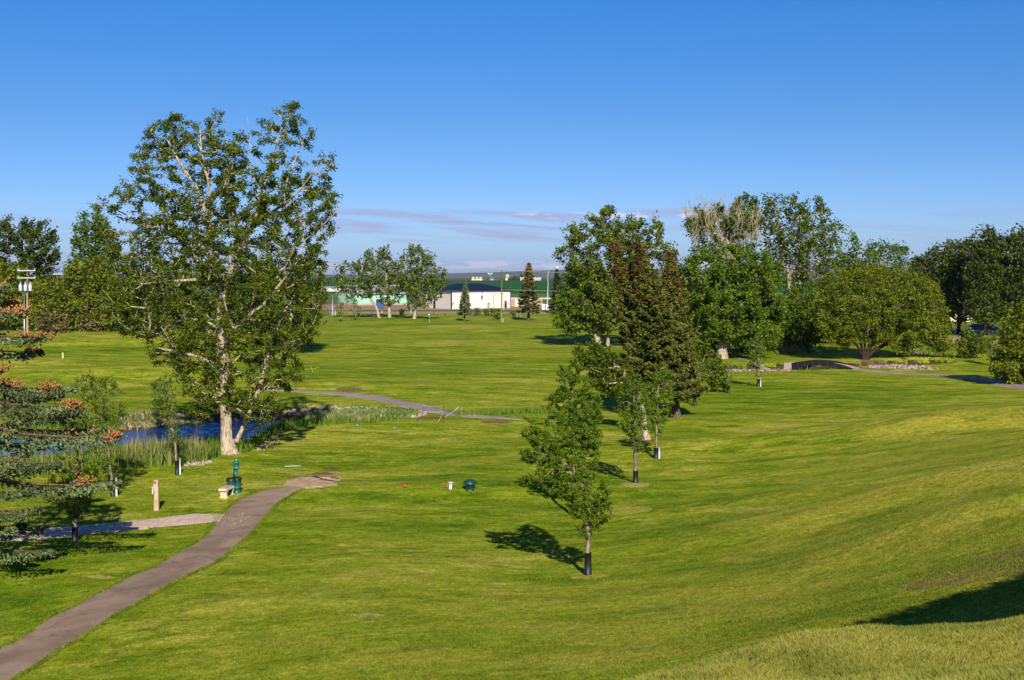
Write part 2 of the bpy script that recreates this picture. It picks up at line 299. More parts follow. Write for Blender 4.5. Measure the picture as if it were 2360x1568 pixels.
    put(far&(py<=646.5)&(py>643),(.085,.09,.035)); put(far&(py<=643)&(py>640),(.13,.075,.055)); put(far&(py<=640),(.085,.14,.07)); put(Y_>5200,(.12,.14,.09)); put((Y_>7800),(.10,.13,.10))
    k=far&(px<760)&(py<=690); put(k&(py>660),(.12,.13,.05))
    k=(Y_>255)&(Y_<300)&(px>2060); put(k&(py<762),(.12,.14,.03)); 
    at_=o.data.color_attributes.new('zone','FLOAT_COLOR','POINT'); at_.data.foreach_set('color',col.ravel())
    return o
build_ground()
# water
def water_mat(name,base,bump=.25,sc_=3.0,bank_refl_x=None):
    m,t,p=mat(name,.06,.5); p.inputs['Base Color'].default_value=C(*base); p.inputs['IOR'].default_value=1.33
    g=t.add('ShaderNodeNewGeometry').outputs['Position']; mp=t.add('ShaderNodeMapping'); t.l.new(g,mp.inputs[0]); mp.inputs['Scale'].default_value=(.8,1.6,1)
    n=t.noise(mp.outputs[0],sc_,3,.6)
    if bank_refl_x: sx=t.add('ShaderNodeSeparateXYZ'); t.l.new(g,sx.inputs[0]); t.l.new(t.mix(t.smooth(t.math('ADD',sx.outputs[0],t.math('MULTIPLY',t.noise(g,.4,2),3.)),bank_refl_x-1,bank_refl_x+4),C(*base),C(.085,.080,.018)),p.inputs['Base Color']); mk=t.smooth(sx.outputs[0],bank_refl_x-2,bank_refl_x+3,1.,.10)  # olive base colour paints the far bank's reflection right of this x
    b=t.add('ShaderNodeBump',ins={'Height':n,'Strength':mk if bank_refl_x else 1.0,'Distance':bump}); t.l.new(b.outputs[0],p.inputs['Normal']); return m
def water(name,P,z,m,label=None):
    c=P.mean(0); n=len(P); out=[]
    for i in range(n):
        a=P[i]-P[i-1]; b=P[(i+1)%n]-P[i]; t=a/np.linalg.norm(a)+b/np.linalg.norm(b); nn=np.array([t[1],-t[0]]); nn/=np.linalg.norm(nn)+1e-9
        q=P[i]+nn*.5
        if sdist(P,np.array([q[0]]),np.array([q[1]]))[0]<0: q=P[i]-nn*.5
        out.append((q[0],q[1],z))
    import mathutils
    tri=mathutils.geometry.tessellate_polygon([[Vector(q) for q in out]])
    o=mesh(name,np.array(out),[list(t_) for t_ in tri],m); tag(o,kind='structure')
    me=o.data; 
    if me.polygons[0].normal.z<0: me.flip_normals()
    return o
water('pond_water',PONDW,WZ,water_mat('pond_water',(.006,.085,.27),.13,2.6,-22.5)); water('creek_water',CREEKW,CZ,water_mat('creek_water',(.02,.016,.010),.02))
# ------------------------------------------------------------ paths
def strip(name,E1,E2,m,nu=10,step=.35,jit=.05,off=.02):
    def wpts(E): return np.array([at(*p)[:2] for p in E])
    def resamp(W,n):
        s=np.r_[0,np.cumsum(np.linalg.norm(np.diff(W,axis=0),axis=1))]; q=np.linspace(0,s[-1],n); return np.stack([np.interp(q,s,W[:,0]),np.interp(q,s,W[:,1])],-1)
    A,B=wpts(E1),wpts(E2); L=np.linalg.norm(np.diff(A,axis=0),axis=1).sum(); n=max(8,min(900,int(L/step))); A=resamp(A,n); B=resamp(B,n)
    for W in (A,B):
        for _ in range(2): W[1:-1]=(W[:-2]+2*W[1:-1]+W[2:])/4
        W[1:-1]+=RNG.normal(0,jit,(n-2,2))
    t=np.linspace(0,1,nu)[None,:,None]; G=A[:,None]*(1-t)+B[:,None]*t; z=ground(G[...,0].ravel(),G[...,1].ravel()).reshape(n,nu); dd=np.hypot(G[...,0],G[...,1]); z=z+off+.0003*dd
    z[:,0]-=off*1.2+.0003*dd[:,0]; z[:,-1]-=off*1.2+.0003*dd[:,-1]
    V=np.concatenate([G,z[...,None]],-1).reshape(-1,3); i=np.arange(n-1)[:,None]*nu+np.arange(nu-1)[None]; Q=np.stack([i,i+1,i+nu+1,i+nu],-1).reshape(-1,4)
    a,b,c=V[Q[0,0]],V[Q[0,1]],V[Q[0,2]]
    if np.cross(b-a,c-b)[2]<0: Q=Q[:,::-1]
    return tag(mesh(name,V,Q,m,None,True),kind='structure')
def asphalt(name,c1,c2):
    m,t,p=mat(name,.85,.25); g=t.add('ShaderNodeNewGeometry').outputs['Position']
    a=t.noise(g,.5,4,.6,.6); b=t.noise(g,30,3,.7); col=t.mix(t.smooth(a,.3,.7),C(*[x*1.15 for x in c1]),C(*[x*1.15 for x in c2])); fc=t.smooth(b,.25,.75,.75,1.25); cc=t.add('ShaderNodeCombineColor'); [t.l.new(fc,cc.inputs[i]) for i in range(3)]
    col=t.mix(1.0,col,cc.outputs[0],'MULTIPLY')
    v=t.add('ShaderNodeTexVoronoi',feature='DISTANCE_TO_EDGE'); v.inputs['Scale'].default_value=.33; wn=t.add('ShaderNodeVectorMath',operation='ADD'); t.l.new(g,wn.inputs[0])
    nz=t.add('ShaderNodeTexNoise'); t.l.new(g,nz.inputs['Vector']); nz.inputs['Scale'].default_value=1.4; t.l.new(nz.outputs['Color'],wn.inputs[1]); t.l.new(wn.outputs[0],v.inputs['Vector'])
    col=t.mix(t.smooth(v.outputs['Distance'],.010,.0,0,.45),col,C(.04,.035,.03))
    t.l.new(col,p.inputs['Base Color']); bp=t.add('ShaderNodeBump',ins={'Height':b,'Strength':.3,'Distance':.01}); t.l.new(bp.outputs[0],p.inputs['Normal']); return m
M_ASP=asphalt('asphalt',(.165,.110,.072),(.265,.188,.130)); M_ASP2=asphalt('asphalt_pinkish',(.20,.15,.14),(.26,.20,.185))
def gravel(name,c1,c2,s=9):
    m,t,p=mat(name,.95,.15); g=t.add('ShaderNodeNewGeometry').outputs['Position']; v=t.add('ShaderNodeTexVoronoi'); v.inputs['Scale'].default_value=s; t.l.new(g,v.inputs['Vector'])
    n=t.noise(g,1.2,4,.6); sepc=t.add('ShaderNodeSeparateColor'); t.l.new(v.outputs['Color'],sepc.inputs[0]); f=t.math('ADD',t.math('MULTIPLY',sepc.outputs[0],.6),t.math('MULTIPLY',n,.4)); t.l.new(t.mix(f,C(*c1),C(*c2)),p.inputs['Base Color'])
    bp=t.add('ShaderNodeBump',ins={'Height':v.outputs['Distance'],'Strength':.6,'Distance':.03}); t.l.new(bp.outputs[0],p.inputs['Normal']); return m
M_GRV=gravel('gravel_path',(.36,.25,.18),(.72,.54,.42)); M_CHIP=gravel('wood_chips',(.24,.16,.085),(.62,.45,.25),7)
AL=[(-170,1590),(0,1497),(41,1475),(79,1450),(123,1419),(164,1401),(217,1371),(272,1344),(311,1322),(352,1311),(396,1281),(440,1258),(475,1237),(483,1223),(495,1205),(507,1190),(527,1170),(551,1152),(585,1138),(627,1127),(663,1124)]
AR=[(-90,1650),(29,1568),(62,1548),(97,1527),(132,1501),(176,1478),(202,1460),(234,1440),(264,1419),(311,1396),(352,1372),(381,1356),(416,1336),(469,1311),(516,1287),(536,1267),(580,1232),(609,1196),(639,1162),(663,1147),(699,1127)]
strip('gravel_path',[(-200,1236),(0,1227),(53,1223),(117,1215),(182,1212),(249,1205),(352,1196),(425,1186),(469,1182),(488,1184),(560,1188)],[(-200,1262),(0,1249),(59,1246),(126,1240),(170,1237),(188,1233),(249,1227),(337,1221),(410,1215),(469,1207),(512,1203),(552,1201)],M_GRV,10,.3,.09,.035)
strip('wood_chip_patch',[(648,1125),(655,1112),(673,1102),(711,1099),(745,1100),(783,1102)],[(699,1127),(712,1126),(740,1124),(778,1119),(766,1112),(786,1104)],M_CHIP,10,.25,.12,.03)
strip('asphalt_cart_path',AL,AR,M_ASP,12,.3,.06,.05)
strip('far_cart_path',[(600,896),(640,898.5),(687,901.5),(781,904),(884,913),(942,926),(1015,942),(1062,951),(1118,958),(1203,967.2)],[(596,899),(640,902),(681,904.5),(764,910),(840,918.5),(884,926),(928,940.5),(1010,955),(1074,962.5),(1203,968.6)],M_ASP2,8,.5,.04,.03)
strip('bridge_cart_path',[(1966,849.6),(2010,852.5),(2060,857),(2142,862),(2225,865.5),(2267,872),(2330,880),(2420,888)],[(1964,852.5),(2010,858),(2060,862),(2142,865.3),(2198,868.5),(2239,877),(2280,887),(2420,902)],M_ASP2,6,.6,.03,.04)
strip('path_beyond_creek',[(1690,823),(1713,828.5),(1752,837),(1816,839.5)],[(1688,824.5),(1711,830.5),(1750,839.5),(1816,842)],M_ASP2,4,.6,.03,.05)
strip('winding_far_path',[(2118,803),(2090,804.5),(2070,807),(2090,810),(2140,816)],[(2120,806),(2096,807),(2080,808.8),(2095,812.5),(2140,818.6)],M_ASP2,4,.6,.03,.05)
strip('parking_road',[(2080,747),(2200,756),(2360,767),(2460,772)],[(2080,760),(2200,767),(2360,778),(2460,784)],flat('worn_road',(.33,.22,.16),.95,.1),5,2,.1,.05)
# ------------------------------------------------------------ foliage helpers
def leaf_quads(P,size,asp=1.0,up=.25,dirs=None,sj=.35):
    n=len(P); nrm=RNG.normal(size=(n,3)); nrm[:,2]=np.abs(nrm[:,2])*.8+up; nrm/=np.linalg.norm(nrm,axis=1)[:,None]
    r=RNG.normal(size=(n,3)) if dirs is None else dirs+RNG.normal(0,.35,(n,3)); u=r-nrm*(r*nrm).sum(1)[:,None]; u/=np.linalg.norm(u,axis=1)[:,None]+1e-9; v=np.cross(nrm,u)
    s=(size*(1+RNG.uniform(-sj,sj,n)))[:,None]*.5
    V=np.stack([P-u*s,P+v*s*asp*.8-u*s*.1,P+u*s,P-v*s*asp*.8-u*s*.1],1).reshape(-1,3); return V
def quadobj(name,V,m,parent): return mesh(name,V,np.arange(len(V)).reshape(-1,4),m,parent)
def vnoise(P,s,seed=0):
    out=np.zeros(len(P)); r=np.random.default_rng(seed+5)
    for _ in range(7):
        k=r.normal(size=3); k*=6.283/s/np.linalg.norm(k)*r.uniform(.6,1.6); out+=np.sin(P@k+r.uniform(0,6.28))
    return out/2.65
def tubes(chains,nodes,rad,ns=5):
    Vs=[];Fs=[];b=0; ang=np.arange(ns)*6.28318/ns; ca,sa=np.cos(ang),np.sin(ang)
    for ch in chains:
        if len(ch)<2: continue
        P=nodes[ch]; T_=np.gradient(P,axis=0); T_/=np.linalg.norm(T_,axis=1)[:,None]+1e-9; r=rad[ch].copy(); 
        if len(ch)>1 and ch[0]!=0: r[0]=min(r[0],r[1]*1.5)
        ref=np.array([.3,.9,.2]); U=np.cross(T_,ref); U/=np.linalg.norm(U,axis=1)[:,None]+1e-9; W_=np.cross(T_,U)
        ring=P[:,None]+r[:,None,None]*(U[:,None]*ca[None,:,None]+W_[:,None]*sa[None,:,None]); k=len(ch); Vs.append(ring.reshape(-1,3))
        i=b+np.arange(k-1)[:,None]*ns; j=np.arange(ns); j2=(j+1)%ns; Fs.append(np.stack([i+j,i+j2,i+ns+j2,i+ns+j],-1).reshape(-1,4)); b+=k*ns
    return np.vstack(Vs),np.vstack(Fs)
DENS=1.9
def tree(name,label,base,poly,leaf,bark=None,ncl=150,dens=1.0,leafpx=2.3,clr=.07,limbs=None,depth=.85,trunk_w=14,group=None,cat='tree',bf=.3,void=.25,guard=None,asp=1.0,bare=0.,leader=True,dep0=0,tippx=.55,up=.25,hang=0,d=None,flare=1.5,sig=None,twigs=None,ycut=None,seed=0,rise=.12,extra=None):
    bark=bark or BARK_P; b=at(*base) if d is None else None
    if d is not None: a_,_=ray(*base); b=np.array([a_*d,d,float(ground(np.array([a_*d]),np.array([d]))[0])])
    D=b[1]; mpp=D/F                                 # metres per D-pixel
    poly=np.array(poly,float); x0,y0=poly.min(0); x1,y1=poly.max(0)
    area=.5*abs(np.dot(poly[:,0],np.roll(poly[:,1],1))-np.dot(poly[:,1],np.roll(poly[:,0],1)))
    c=np.stack([RNG.uniform(x0,x1,14000),RNG.uniform(y0,y1,14000)],-1); s=-sdist(poly,c[:,0],c[:,1]); k=s>0; c=c[k]; s=s[k]; R=s.max()
    rng_=np.sqrt(np.clip(R*R-(R-np.minimum(s,R))**2,0,None))*depth; u=RNG.uniform(-1,1,len(c)); dep=np.sign(u)*np.abs(u)**.65*rng_*mpp
    W_=PP(c[:,0],c[:,1],D+dep+dep0); nz=vnoise(W_,R*mpp*.9,seed); o=np.argsort(nz); keep=o[int(len(o)*void):]; RNG.shuffle(keep)
    # spread out: best-candidate thinning on a grid
    cell=(area*mpp*mpp*1.3*R*mpp*depth/max(ncl,1))**(1/3)*.95; seen=set(); idx=[]
    for i in keep:
        q=tuple((W_[i]/cell).astype(int))
        if q in seen: continue
        seen.add(q); idx.append(i)
        if len(idx)>=ncl: break
    A=W_[idx]
    # skeleton
    cen=poly.mean(0); bp=PP(np.array(base[0]),np.array(base[1]),D)
    nodes=[b.copy()]; par=[-1]; chains=[]
    def addpath(start,pts):
        ch=[start]
        for q in pts: nodes.append(np.array(q,float)); par.append(ch[-1]); ch.append(len(nodes)-1)
        chains.append(ch); return ch
    def dense(P0,P1,step):
        L=np.linalg.norm(P1-P0); n=max(1,int(L/step)); return [P0+(P1-P0)*(i+1)/n for i in range(n)]
    st=max(R*mpp*.12,.25)
    if limbs is None:
        low=y1-(y1-y0)*.12; topc=(cen[0],y0+(y1-y0)*(.25 if leader else .6)); pl=[(base[0]*.7+cen[0]*.3,low,0),(cen[0]*.8+base[0]*.2,(low+topc[1])/2,0),(topc[0],topc[1],0)]
        if not leader: pl=pl[:2]
        limbs=[pl]
    for lb in limbs:
        pts=[PP(np.array(q[0]),np.array(q[1]),D+(q[2] if len(q)>2 else 0)) for q in lb]
        N=np.array(nodes)
        s0=0 if lb is limbs[0] else int(np.argmin(np.linalg.norm(N-pts[0],axis=1))); cur=nodes[s0]; path=[]
        for q in pts:
            seg=dense(np.array(cur),q,st); 
            for t in seg[:-1]: path.append(t+RNG.normal(0,st*.07,3))
            path.append(seg[-1]); cur=q
        addpath(s0,path)
    NT_=len(nodes); plen=[0.]*NT_
    for i in range(1,NT_): plen[i]=plen[par[i]]+np.linalg.norm(nodes[i]-nodes[par[i]])
    N=np.array(nodes); dist=np.array([np.linalg.norm(N-a,axis=1).min() for a in A]); order=np.argsort(dist); cap=NT_+len(A)*7+10; NA=np.zeros((cap,3)); NA[:NT_]=N; PL=np.zeros(cap); PL[:NT_]=plen; cnt=NT_; tips=[]; tdir=[]
    minz=b[2]+(.12 if trunk_w<9 else .10)*(PP(np.array(cen[0]),np.array(y0),D)[2]-b[2])
    lowok=NA[:cap,2]
    for i in order:
        a=A[i]; dv=a-NA[:cnt]; ds=np.linalg.norm(dv,axis=1); cost=ds+bf*PL[:cnt]+np.maximum(-dv[:,2],0)*.5+(NA[:cnt,2]<minz)*50; j=int(np.argmin(cost)); L=ds[j]; n=int(min(6,max(1,round(L/st)))); p0=NA[j]; ch=[j]
        side=RNG.normal(0,1,3)*L*.06; 
        for k_ in range(1,n+1):
            t=k_/n; q=p0+(a-p0)*t+side*math.sin(3.14*t)+np.array([0,0,-rise*L*math.sin(3.14*t)]); NA[cnt]=q; PL[cnt]=PL[ch[-1]]+L/n; par.append(ch[-1]); ch.append(cnt); cnt+=1
        chains.append(ch); tips.append(ch[-1]); tdir.append((a-p0)/max(L,1e-6))
    NA=NA[:cnt]; w=np.zeros(cnt); w[tips]=1
    for i in range(cnt-1,0,-1): w[par[i]]+=w[i]
    w=np.maximum(w,1); rt=tippx*mpp*.5; rb=trunk_w*mpp*.5; p_=math.log(rb/rt)/math.log(max(w[0],2)); rad=rt*w**p_
    if flare>1:
        h=(NA[:,2]-b[2])/(rb*3.2); m=(h<1)&(np.linalg.norm(NA[:,:2]-b[:2],axis=1)<rb*5); rad[m]*=1+(flare-1)*(1-np.clip(h[m],0,1))**2
    NA[0,2]-=.15
    root=empty(name,b,label,cat,group); loc=b
    V,Q=tubes(chains,NA,rad,6 if trunk_w>9 else 5); mesh('trunk',V-loc,Q,bark,root,True)
    # leaves
    nl=int(area/5.31*dens*DENS); A2=NA[tips]; TD=np.array(tdir); sg=(sig if sig else clr*2*R)*mpp
    if bare>0:
        m=RNG.random(len(A2))>bare; A2=A2[m]; TD=TD[m]
    if ycut is not None:
        pxs,pys=project(A2[:,0],A2[:,1],A2[:,2]); m=ycut(pxs,pys); A2=A2[m]; TD=TD[m]
    ci=RNG.integers(0,len(A2),nl); wgt=RNG.lognormal(0,.5,len(A2)); wgt/=wgt.sum(); ci=RNG.choice(len(A2),nl,p=wgt); off=RNG.normal(0,1,(nl,3))*sg; 
    t=RNG.uniform(-2.0,1.4,nl)[:,None]; P=A2[ci]+off*np.array([.8,.8,.65])+TD[ci]*t*sg*1.35
    if hang: P[:,2]-=np.abs(RNG.normal(0,hang*mpp*10,nl))
    dirs=TD[ci]*.9+np.array([0,0,-.25])
    if hang: dirs=np.tile(np.array([0,0,-1.]),(nl,1))
    V=leaf_quads(P,leafpx*2.3*mpp,asp,up,dirs); quadobj('crown',V-loc,leaf,root)
    if twigs:      # bare upright twigs
        tx,ty,tn,tl=twigs; Vs=[];Fs=[]; chs=[];nd=[]
        for i in range(tn):
            q=PP(np.array(RNG.uniform(*tx)),np.array(RNG.uniform(*ty)),D+RNG.normal(0,2)); l=tl*mpp*RNG.uniform(.5,1.1); lean=RNG.normal(0,.22); k0=len(nd); dirv=np.array([lean,RNG.normal(0,.2),1.]); nd+= [q,q+dirv*l*.5+RNG.normal(0,.03*l,3),q+dirv*l]; chs.append([k0,k0+1,k0+2])
            for _ in range(3):
                k1=len(nd); s0=q+dirv*l*RNG.uniform(.2,.7); nd+=[s0,s0+np.array([RNG.normal(0,.4),RNG.normal(0,.3),.9])*l*.35]; chs.append([k1,k1+1])
        nd=np.array(nd); V,Q=tubes(chs,nd,np.full(len(nd),.42*mpp),4); mesh('bare_twigs',V-loc,Q,BARK_B,root,True)
    if guard:
        gh=guard[0]*mpp; gr=max(trunk_w*.5*mpp*1.5,.5*guard[1]*mpp); mb=MB(); mb.tube([(0,0,-.1),(0,0,gh*.5),(0,0,gh)],[gr*1.15,gr*1.05,gr],10); mb.build('trunk_guard',M_BLACKP,root,True)
        if guard[2]:
            mb=MB(); mb.tube([(gr*1.25,.0,-.05),(gr*1.25,.0,gh*1.15)],gr*.42,8); mb.build('support_stake',M_WHITEP,root,True)
    return root
M_BLACKP=flat('black_corrugated_plastic',(.012,.012,.014),.5,.4); M_WHITEP=flat('white_plastic_tube',(.55,.60,.58),.5,.4)
# ------------------------------------------------------------ conifers
def spruce(name,label,base,top,hw,needles,nb=120,cards=260,cpx=(6,2),prof=1.0,cones=None,conemat=None,conefrac=.35,group=None,tips=None,droop=.25,leaders=None,trunk_w=16,skirt=.08,d=None,dense_in=.25,bark=None,hang=.0,off=None):
    b=at(*base) if d is None else None
    if d is not None: a_,_=ray(*base); b=np.array([a_*d,d,float(ground(np.array([a_*d]),np.array([d]))[0])])
    D=b[1]; mpp=D/F; H=PP(np.array(top[0]),np.array(top[1]),D)[2]-b[2]; tx=PP(np.array(top[0]),np.array(top[1]),D)[0]-b[0]; R=hw*mpp
    root=empty(name,b,label,'spruce tree',group); tr=MB(); L=leaders or [(tx,0,1.0,1.0,0.)]
    axes=[]
    for lx,ly,lh,lr,l0 in L:
        pts=[(lx*max(0,(t-l0)/(1-l0))**.8 if l0<1 else 0,ly*t,H*lh*t) for t in np.linspace(0,1,9)]; axes.append((pts,lr,lh)); tr.tube(pts,[max(trunk_w*.5*mpp*(1-t)**.9,.02)*(1.35 if t==0 else 1) for t in np.linspace(0,1,9)],8)
    tr.build('trunk',bark or BARK_R,root,True)
    P=[];DR=[];CO=[]; bt=MB()
    def branch(p0,p1,w,ncard,cn):
        p0=np.array(p0);p1=np.array(p1); Lb=np.linalg.norm(p1-p0); ax=(p1-p0)/Lb; sg=np.cross(ax,[0,0,1.]); sg/=np.linalg.norm(sg)+1e-9
        sag=lambda t:-np.sin(np.pi*np.clip(t,0,1))*Lb*.06
        pts=[p0+(p1-p0)*t+np.array([0,0,sag(t)]) for t in (0,.35,.7,1)]; bt.tube([tuple(q) for q in pts],[.012*Lb+.01,.008*Lb+.01,.005*Lb+.006,.004],4,cap=False)
        t=dense_in+(1-dense_in)*RNG.random(ncard)**.75; s=RNG.uniform(-1,1,ncard); ww=w*Lb*np.minimum(1,(1.08-t)*1.6)*np.minimum(1,.35+t)
        q=p0+(p1-p0)*t[:,None]; q[:,2]+=sag(t); q+=sg*(s*ww)[:,None]; q+=ax*(np.abs(s)*ww*.5)[:,None]*.6; q[:,2]-=np.abs(s)*ww*.25+np.abs(RNG.normal(0,hang,ncard))*(1-.3*t); q+=RNG.normal(0,.02+.03*mpp*10,(ncard,3))*.5
        dr=ax*.8+sg*(np.sign(s)*.9)[:,None]+np.array([0,0,-.25-hang*1.2]); P.append(q); DR.append(dr)
        if cn and cones:
            for _ in range(RNG.integers(1,cones[4])):
                tt=RNG.uniform(.72,1.0); c0=p0+(p1-p0)*tt+sg*RNG.normal(0,.05*Lb); CO.append(c0+RNG.normal(0,1,(cones[0],3))*np.array([1,1,.55])*cones[1]+np.array([0,0,.02]))
    for pts,lr,lh in axes:
        n=int(nb*lr)
        for i in range(n):
            t=skirt+(1-skirt)*((i+RNG.random())/n)**.92; j=min(int(t*8),7); f=t*8-j; c=np.array(pts[j])*(1-f)+np.array(pts[j+1])*f
            rr=R*lr*(1-t)**prof*RNG.uniform(.72,1.08)*min(1,.55+t*4)+.08*R*.3; a=i*2.39996+RNG.normal(0,.2); el=(.75*t-droop*(1-t)); p1=c+np.array([math.cos(a)*rr,math.sin(a)*rr,el*rr*.6]); p0=c-np.array([0,0,el*rr*.1])
            branch(p0,p1,.30,max(12,int(cards*(rr/R)**1.2)),RNG.random()<conefrac*(1 if cones and t>cones[2] else .0))
    for q in (tips or []):
        w1=PP(np.array(q[0]),np.array(q[1]),D+q[2])-b; h0=w1[2]+q[3]*R; c=np.array([0,0,h0]); branch(c,w1,.22,int(cards*1.7),q[4] if len(q)>4 else False)
    bt.build('branches',bark or BARK_R,root)
    P=np.vstack(P);DR=np.vstack(DR); n=len(P); dr=DR/np.linalg.norm(DR,axis=1)[:,None]+RNG.normal(0,.3,(n,3)); dr/=np.linalg.norm(dr,axis=1)[:,None]
    nr=RNG.normal(0,.7,(n,3))+np.array([0,-.25,.8]); sd=np.cross(dr,nr); sd/=np.linalg.norm(sd,axis=1)[:,None]; l=(cpx[0]*2.3*mpp*RNG.uniform(.6,1.3,n))[:,None]*.5; wd=(cpx[1]*2.3*mpp*RNG.uniform(.7,1.3,n))[:,None]*.5
    V=np.stack([P-dr*l,P+sd*wd,P+dr*l,P-sd*wd],1).reshape(-1,3); quadobj('needles',V,needles,root)
    if CO:
        c=np.vstack(CO); n=len(c); r=cones[3]; h=r*3.2; dn=RNG.normal(0,.3,(n,3))+np.array([0,0,-1]); dn/=np.linalg.norm(dn,axis=1)[:,None]; s1=np.cross(dn,[1,.2,0]); s1/=np.linalg.norm(s1,axis=1)[:,None]; s2=np.cross(dn,s1)
        top_=c; mid=c+dn*h*.45; bot=c+dn*h; V=np.stack([top_,mid+s1*r,mid+s2*r,mid-s1*r,mid-s2*r,bot],1).reshape(-1,3); k=np.arange(n)[:,None]*6
        Fc=np.concatenate([k+np.array([f]) for f in ((0,2,1),(0,3,2),(0,4,3),(0,1,4),(5,1,2),(5,2,3),(5,3,4),(5,4,1))]); o=mesh('cones',V,Fc,conemat,root,True); o['kind']='stuff'
    return root
exec_parts=[]
# ------------------------------------------------------------ trees
# the big cottonwood beside the pond
COT_L=[[(522,1010,0),(520,940,0),(516,870,0),(513,800,.2),(508,740,.3),(512,690,.3),(520,665,.3)],
 [(520,665,.3),(532,625,.6),(543,590,.8),(556,565,1),(573,535,1.2),(590,500,1),(602,470,1),(612,430,.6),(625,380,.4),(640,330,0),(655,280,-.3),(683,245,-.4)],
 [(520,665,.3),(513,650,0),(503,610,-.5),(493,560,-.7),(480,520,-.9),(468,470,-1),(452,430,-1),(430,400,-1.2),(405,360,-1.4),(380,310,-1.2)],
 [(513,690,.3),(500,665,0),(480,650,-.6),(455,645,-1),(420,647,-1.4),(380,650,-1.8),(330,655,-2)],
 [(520,665,.3),(508,645,.8),(495,610,1.4),(478,585,1.8),(450,565,2),(420,545,2),(385,533,1.8),(345,522,1.6),(300,500,1.2),(260,480,1)],
 [(573,535,1.2),(590,520,1),(625,490,.6),(655,470,0),(690,440,-.5),(720,400,-.8),(745,370,-1)],
 [(543,590,.8),(548,560,1.6),(545,520,2.2),(540,470,2.6),(535,410,2.8),(528,350,2.8),(515,280,2.6)],
 [(556,565,1),(600,572,.3),(650,575,-.6),(690,565,-1.3),(720,540,-1.6),(765,500,-1.8),(790,465,-1.8)],
 [(602,470,1),(590,430,1.8),(580,380,2.2),(575,320,2.2),(570,265,2)],
 [(480,520,-.9),(485,470,-1.9),(478,410,-2.4),(465,350,-2.6),(460,290,-2.4)],
 [(655,470,0),(660,420,.6),(680,370,1),(700,320,1)],
 [(520,900,0),(500,840,-.8),(470,828,-1.2),(440,818,-1.6),(400,810,-2),(355,800,-2.2)],
 [(513,760,.2),(480,745,1),(440,735,1.6),(390,745,2),(330,760,2.2)],
 [(545,1020,.6),(560,985,.8),(580,940,1),(600,890,1.1),(612,840,1.2),(622,800,1.2),(635,765,1.3),(655,720,1.6),(680,680,2),(705,640,2.2)],
 [(612,840,1.2),(650,800,.5),(690,780,0),(718,755,-.4)],[(513,800,.2),(540,760,-1),(570,730,-1.6),(610,700,-2),(650,650,-2)]]
tree('cottonwood_tree','huge open cottonwood with pale bare limbs standing at the edge of the pond',(528,1045),
 [(210,468),(235,458),(262,470),(264,425),(285,418),(305,440),(298,350),(325,330),(355,285),(410,258),(440,275),(470,290),(515,248),(540,290),(580,300),(625,265),(660,245),(690,236),(690,270),(715,290),(728,330),(755,360),(776,365),(765,400),(755,440),(785,440),(782,470),(765,500),(775,545),(750,575),(752,620),(750,680),(735,720),(725,790),(690,800),(700,850),(690,885),(660,900),(640,945),(610,985),(575,985),(540,940),(505,950),(470,970),(440,975),(425,930),(420,890),(395,850),(350,830),(330,790),(290,770),(255,740),(235,700),(230,650),(250,600),(235,550),(240,510)],
 L_COT,BARK_P,ncl=1600,dens=1.18,leafpx=2.15,asp=.95,sig=5.6,limbs=COT_L,depth=.62,trunk_w=29,bf=.22,void=.18,tippx=1.05,flare=1.9,group=None,up=.3,seed=3)
# second stem base
YG='young elms with black trunk guards'
def young(label,base,poly,tw,guard,**k):
    a=dict(ncl=200,dens=1.75,leafpx=2.1,asp=.7,sig=3.8,depth=.7,trunk_w=tw,group=YG,bf=.18,void=.18,tippx=.5,guard=guard,flare=1.1,rise=.10,up=.3); a.update(k)
    return tree('young_elm_tree',label,base,poly,L_YNG,BARK_Y,**{x:y for x,y in a.items() if x!='bk'})
def c6(P): return [(1095+x*.3675,807+y*.3675) for x,y in P]
young('largest young elm, leaning left, nearest one on the open slope',(1355,1325),c6([(700,240),(780,350),(790,620),(755,720),(745,830),(768,862),(800,825),(832,870),(850,1030),(800,1100),(720,1190),(650,1140),(600,1040),(545,930),(470,905),(400,840),(290,822),(340,770),(400,755),(300,680),(258,622),(380,600),(272,518),(360,480),(305,420),(440,440),(520,480),(580,380),(640,260)]),11,(52,15,0),ncl=560,dens=2.5,leafpx=2.3,sig=3.8,void=.2,
 limbs=[[(1355,1240,0),(1352,1150,0),(1350,1080,.1),(1346,1000,.1),(1345,930,0)],[(1353,1180,0),(1375,1150,.1),(1388,1130,.1)],[(1350,1120,0),(1320,1080,-.3),(1270,1050,-.5),(1225,1040,-.6)],[(1349,1090,0),(1310,1030,.4),(1270,980,.6)]])
young('young elm hidden right behind the largest leaning one',(1323,1189),c6([(520,90),(600,100),(640,60),(700,180),(780,300),(770,600),(700,640),(600,620),(500,560),(440,270),(520,290),(510,200)]),9,(40,13,0),ncl=180,leafpx=2.2)
young('young elm with white stake and narrow crown, in front of the pale cottonwood stump',(1465,1113),c6([(890,230),(960,150),(1020,200),(1080,260),(1105,350),(1090,480),(1050,560),(1040,640),(990,620),(960,540),(905,480),(880,380)]),8,(28,12,0))
young('young elm just left of the thick spruce trunk, its crown over the spruce',(1512,1057),c6([(1060,230),(1130,130),(1200,110),(1240,180),(1235,330),(1200,430),(1170,540),(1110,540),(1085,430),(1060,320)]),7,(25,11,1))
young('slim young elm in the shade to the right of the big spruce',(1601,935),[(1585,835),(1605,815),(1622,830),(1628,860),(1618,890),(1600,900),(1588,870)],5,(22,8,0),dens=.9,ncl=60)
young('thinnest sapling on the lawn, two trees left of the bridge',(1679,907),[(1672,850),(1678,830),(1686,855),(1688,875),(1681,893),(1672,878)],4,(17,7,0),dens=.9,ncl=40)
